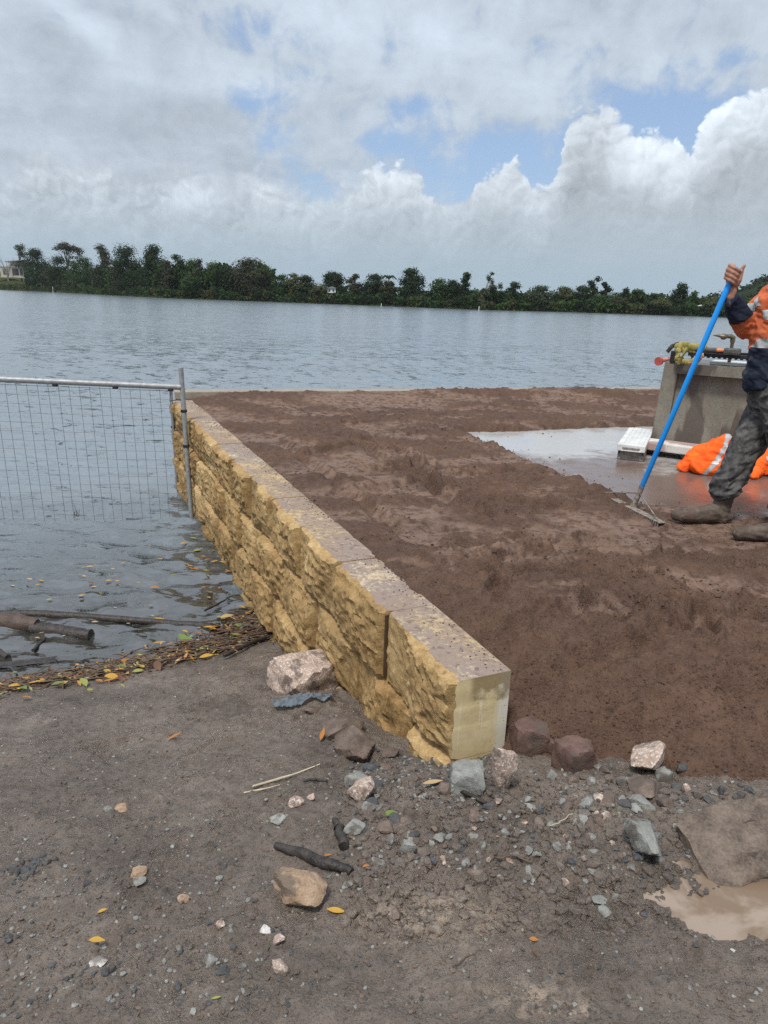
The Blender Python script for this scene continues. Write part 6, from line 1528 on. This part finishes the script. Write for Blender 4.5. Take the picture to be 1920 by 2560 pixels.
# right hand: fist round the handle. local axes: h along the handle, r to the picture's right, c toward the viewer
hv = hdir; c_ = np.array([-0.15, -1.0, 0.1]); c_ -= hv*np.dot(c_, hv); c_ /= np.linalg.norm(c_); r_ = np.cross(hv, -c_); r_ /= np.linalg.norm(r_)
if r_[0] < 0: r_ = -r_
HC = HT + hv*0.055
def hp(h, ang, rad):     # ang 0 = right, 90 = viewer, 180 = left, 270 = behind
    a = radians(ang); return HC + hv*h + r_*(cos(a)*rad) + c_*(sin(a)*rad)
FNG = [(0.046, 0.0118, 1.0), (0.020, 0.0124, 1.05), (-0.006, 0.0120, 1.0), (-0.031, 0.0108, 0.9)]
for i, (h, r, L) in enumerate(FNG):
    tilt = -0.012-0.002*i
    tb([hp(h+0.010, 248, 0.030), hp(h+0.012, 205, 0.042*L), hp(h+0.010, 160, 0.040*L), hp(h+0.004, 112, 0.034), hp(h+tilt*0.3, 62, 0.031), hp(h+tilt*0.8, 22, 0.031), hp(h+tilt, 2, 0.030)], [r*1.25, r*1.22, r*1.12, r*1.05, r*1.0, r*0.94, r*0.82], seg=12)
tb([hp(0.040, 250, 0.032), hp(0.0, 255, 0.034), hp(-0.036, 262, 0.034)], [0.018, 0.021, 0.018], [(1.2, .8)]*3)
tb([hp(0.030, 300, 0.034), hp(-0.005, 318, 0.038), hp(-0.05, 335, 0.040)], [0.018, 0.022, 0.022])
tb([hp(-0.045, 350, 0.045), hp(-0.010, 358, 0.047), hp(0.025, 352, 0.045), hp(0.058, 350, 0.040), hp(0.078, 356, 0.044)], [0.020, 0.019, 0.0145, 0.0125, 0.0100])
tb([hp(-0.01, 262, 0.030), hp(-0.035, 310, 0.036), (hp(-0.05, 330, 0.04)+rW)/2, rW, rW*0.7+rE*0.3], [0.022, 0.026, 0.030, 0.031, 0.036])
# left hand, out of the picture, resting by the hip
ld = (lW-lE)/np.linalg.norm(lW-lE); la = np.cross(ld, np.array([0, 1.0, 0])); la /= np.linalg.norm(la)
tb([lW, lW+ld*0.08], [0.03, 0.036], [(1, .7)]*2)
for i in range(4):
    o_ = la*(0.026-0.018*i); tb([lW+ld*0.07+o_, lW+ld*0.115+o_*1.1, lW+ld*0.145+o_*1.1+np.array([0, 0.014, 0]), lW+ld*0.15+o_*1.1+np.array([0, 0.035, 0])], [0.0105, 0.0095, 0.0088, 0.008], seg=10)
tb([lW+ld*0.02+la*0.03, lW+ld*0.06+la*0.05, lW+ld*0.09+la*0.052], [0.014, 0.012, 0.0095], seg=10)
me = remeshed(bm, 0.0048, 2, 'body'); link('body', me, SKIN, man)
bm = bmesh.new(); bm_tube(bm, [hc+np.array([0.015, 0, 0.03]), hc+np.array([0.015, 0, 0.085])], [0.094, 0.070], 16, round_ends=True, ell=[(0.92, 1.06)]*2); link('hair', mesh_bm('hair', bm, True), HAIR, man)
for sg_ in (-1, 1): link('eye', tube_mesh('eye', [hc+np.array([-0.080, sg_*0.031, 0.012]), hc+np.array([-0.089, sg_*0.031, 0.012])], [0.012, 0.006], 10), EYE, man)

def folds(v, nrm, amp, fq, seed, extra=None):
    out = v.copy()
    for i in range(len(v)):
        p = Vector(v[i]); q = Vector((p.x*fq[0], p.y*fq[1], p.z*fq[2]+p.x*fq[3]))+Vector((seed, 0, 0))
        n1 = mnoise.noise(q); n2 = mnoise.noise(q*2.2+Vector((3, 7, 1)))
        k = amp if extra is None else amp*extra(v[i])
        out[i] += nrm[i]*k*((1-2*abs(n1))*0.9+(1-2*abs(n2))*0.45-0.4)
    return out
def seg_t(P, pts, rad=None):
    """nearest parameter along a polyline (0..n-1) and distance"""
    best = np.full(len(P), 9.0); tt = np.zeros(len(P))
    for i in range(len(pts)-1):
        a, b = pts[i], pts[i+1]; d = b-a; u = np.clip(((P-a)@d)/(d@d), 0, 1); q = np.linalg.norm(P-(a+u[:, None]*d), axis=1)*(1.0 if rad is None else rad[0]/rad[i])
        k = q < best; best[k] = q[k]; tt[k] = i+u[k]
    return tt, best
# shirt
bm = bmesh.new()
hem = O(1930, 940, Yc)
tb([hem, wst, O(1952, 870, Yc), chest, O(1974, 745, Yc), shl+np.array([0, 0, -0.02])], [0.165, 0.165, 0.165, 0.162, 0.15, 0.11], [(1.18, .92), (1.15, .92), (1.18, .88), (1.28, .86), (1.38, .80), (1.35, .7)], 20)
tb([rS*0.75+shl*0.25, rS*0.4+rE*0.6, rE+np.array([0.0, 0, -0.01]), rE*0.45+rW*0.55, rW*0.86+rE*0.14], [0.10, 0.092, 0.083, 0.072, 0.047])
tb([lS*0.75+shl*0.25, lS*0.5+lE*0.5, lE, lE*0.4+lW*0.6, lW*0.9+lE*0.1], [0.10, 0.085, 0.075, 0.06, 0.045])
tb([neck+np.array([0.01, 0, -0.06]), neck+np.array([0, 0, 0.0])], [0.085, 0.068])
me = remeshed(bm, 0.0085, 5, 'shirt'); v, nr_, fc_ = arr(me)
v = folds(v, nr_, 0.015, (10, 8, 14, 6), 3); me.vertices.foreach_set('co', v.ravel()); me.update(); v, nr_, fc_ = arr(me)
cen = np.array([v[list(f)].mean(0) for f in fc_])
ta, da = seg_t(cen, [rS, rE, rW], [0.095, 0.062]); tl, dl_ = seg_t(cen, [lS, lE, lW]); tt_, dt_ = seg_t(cen, [hem, shl])
arm = (da < dt_-0.02) & (cen[:, 0] < rS[0]-0.02) | ((da < 0.10) & (cen[:, 0] < O(1890, 800, Yc)[0])); arml = (dl_ < 0.11) & (cen[:, 0] > lS[0]+0.03)
zA = O(1900, 872, Yc-0.15)[2]; zB = O(1900, 846, Yc-0.15)[2]; zC = O(1900, 800, Yc-0.15)[2]; zD = O(1900, 774, Yc-0.15)[2]
navy = np.where(arm, ta > 1.10, np.where(arml, tl > 0.95, cen[:, 2] < zA))
tape = np.where(arm, (ta > 0.58) & (ta < 0.84), np.where(arml, (tl > 0.4) & (tl < 0.62), ((cen[:, 2] > zA) & (cen[:, 2] < zB)) | ((cen[:, 2] > zC) & (cen[:, 2] < zD))))
so = link('shirt', me, [SHIRT_O, NAVY], man); me.polygons.foreach_set('material_index', navy.astype(np.int32))
for bb in (tape & arm, tape & arml & ~arm, tape & ~arm & ~arml & (cen[:, 2] < (zB+zC)/2), tape & ~arm & ~arml & (cen[:, 2] > (zB+zC)/2)):
    if bb.any(): link('reflective_tape', sub_mesh('reflective_tape', v, nr_, [f for f, k in zip(fc_, bb) if k], 0.003), TAPE, man)
# trousers
bm = bmesh.new()
tb([O(1932, 962, Yc), pel, O(1936, 1035, Yc)], [0.15, 0.155, 0.13], [(1.15, .92)]*3, 18)
tb([rH, rH*0.5+rK*0.5, rK, rK*0.5+rC*0.5, rC*0.85+rK*0.15, rC], [0.128, 0.120, 0.108, 0.088, 0.086, 0.094])
tb([lH, lH*0.5+lK*0.5, lK, lK*0.5+lC*0.5, lC*0.85+lK*0.15, lC], [0.128, 0.120, 0.105, 0.088, 0.084, 0.09])
me = remeshed(bm, 0.0085, 4, 'trousers'); v, nr_, fc_ = arr(me)
zc_ = rC[2]
v = folds(v, nr_, 0.015, (8, 8, 13, -8), 9, lambda p: 1.0+1.3*max(0, 1-abs(p[2]-zc_-0.05)/0.16)); me.vertices.foreach_set('co', v.ravel()); me.update()
link('trousers', me, TROU, man)
link('belt', tube_mesh('belt', [O(1936, 966, Yc), O(1936, 958, Yc)], 0.158, 24, ell=[(1.15, .92)]*2), BELT, man)
# boots
SOLEM = m_simple('dark_rubber_sole', (0.030, 0.026, 0.023), 0.7)
def boot(toe, heel, ank, top_):
    bm = bmesh.new(); d = toe-heel; d[2] = 0; L = np.linalg.norm(d); d /= L; g = heel[2]
    def q(f, z): return heel+d*(L*f)+np.array([0, 0, z])
    bm_tube(bm, [q(0.06, 0.045), q(0.30, 0.045), q(0.62, 0.046), q(0.86, 0.045), q(0.95, 0.042)], [0.046, 0.050, 0.054, 0.056, 0.048], 14, round_ends=True, ell=[(0.92, 1)]*5)
    bm_tube(bm, [q(0.16, 0.05), q(0.30, 0.085), q(0.62, 0.062)], [0.05, 0.055, 0.045], 12, round_ends=True)
    bm_tube(bm, [q(0.17, 0.04), ank*0.7+q(0.17, 0.09)*0.3, top_], [0.055, 0.058, 0.068], 14, round_ends=True)
    me = remeshed(bm, 0.007, 3, 'boot'); v, nr_, fc_ = arr(me); v = folds(v, nr_, 0.0045, (16, 16, 24, 4), 17); me.vertices.foreach_set('co', v.ravel()); me.update()
    o = link('boot', me, BOOTM, man)
    bm = bmesh.new(); n_ = 14
    ring = []
    for z in (0.0, 0.024):
        rw = []
        for k in range(n_):
            a = 2*pi*k/n_; f = 0.5-0.53*cos(a); wdt = (0.047+0.010*max(0, -cos(a)))*sin(a); s2 = np.array([-d[1], d[0], 0]); rw.append(bm.verts.new(tuple(q(f, z-0.002)+s2*wdt)))
        ring.append(rw)
    for k in range(n_): bm.faces.new((ring[0][k], ring[0][(k+1) % n_], ring[1][(k+1) % n_], ring[1][k]))
    bm.faces.new(ring[0][::-1]); bm.faces.new(ring[1]); link('sole', mesh_bm('sole', bm), SOLEM, o)
    fr_ = ank+d*0.078
    for k in range(3):
        s2 = np.array([-d[1], d[0], 0]); p0 = fr_+np.array([0, 0, 0.03])-s2*0.02
        link('lace', tube_mesh('lace', [p0+s2*0.012*k, p0+d*0.012+s2*(0.01*k-0.015)+np.array([0, 0, -0.05]), p0+d*0.004*k-s2*(0.012*k+0.012)+np.array([0, 0, -0.12+0.02*k])], 0.0055, 6), LACE, o)
    for k in range(4):
        f = 0.42+0.07*k; s2 = np.array([-d[1], d[0], 0]); z = 0.125-0.022*k
        link('lace', tube_mesh('lace', [q(f, z)-s2*0.036, q(f, z+0.012), q(f, z)+s2*0.036], 0.005, 5), LACE, o)
boot(onz(1686, 1302, -1.452), onz(1822, 1306, -1.452), rA, rC+np.array([0.004, 0, -0.02]))
boot(onz(1840, 1348, -1.462), onz(1978, 1354, -1.462), lA, lC)

# ================================================================== air
hb = bmesh.new(); bm_box(hb, (0, 1500, 60), (5600, 3600, 200)); 
for v_ in hb.verts: v_.co.z = -5.0 if v_.co.z < 0 else 420.0
ho = link('haze', mesh_bm('haze', hb), None); hm = bpy.data.materials.new('haze'); hm.use_nodes = True; hm.node_tree.nodes.clear()
hv_ = hm.node_tree.nodes.new('ShaderNodeVolumePrincipled'); hv_.inputs['Color'].default_value = (0.80, 0.86, 0.92, 1); hv_.inputs['Density'].default_value = 0.00006
hu = hm.node_tree.nodes.new('ShaderNodeOutputMaterial'); hm.node_tree.links.new(hv_.outputs[0], hu.inputs['Volume']); ho.data.materials.append(hm); tag(ho, kind='stuff')
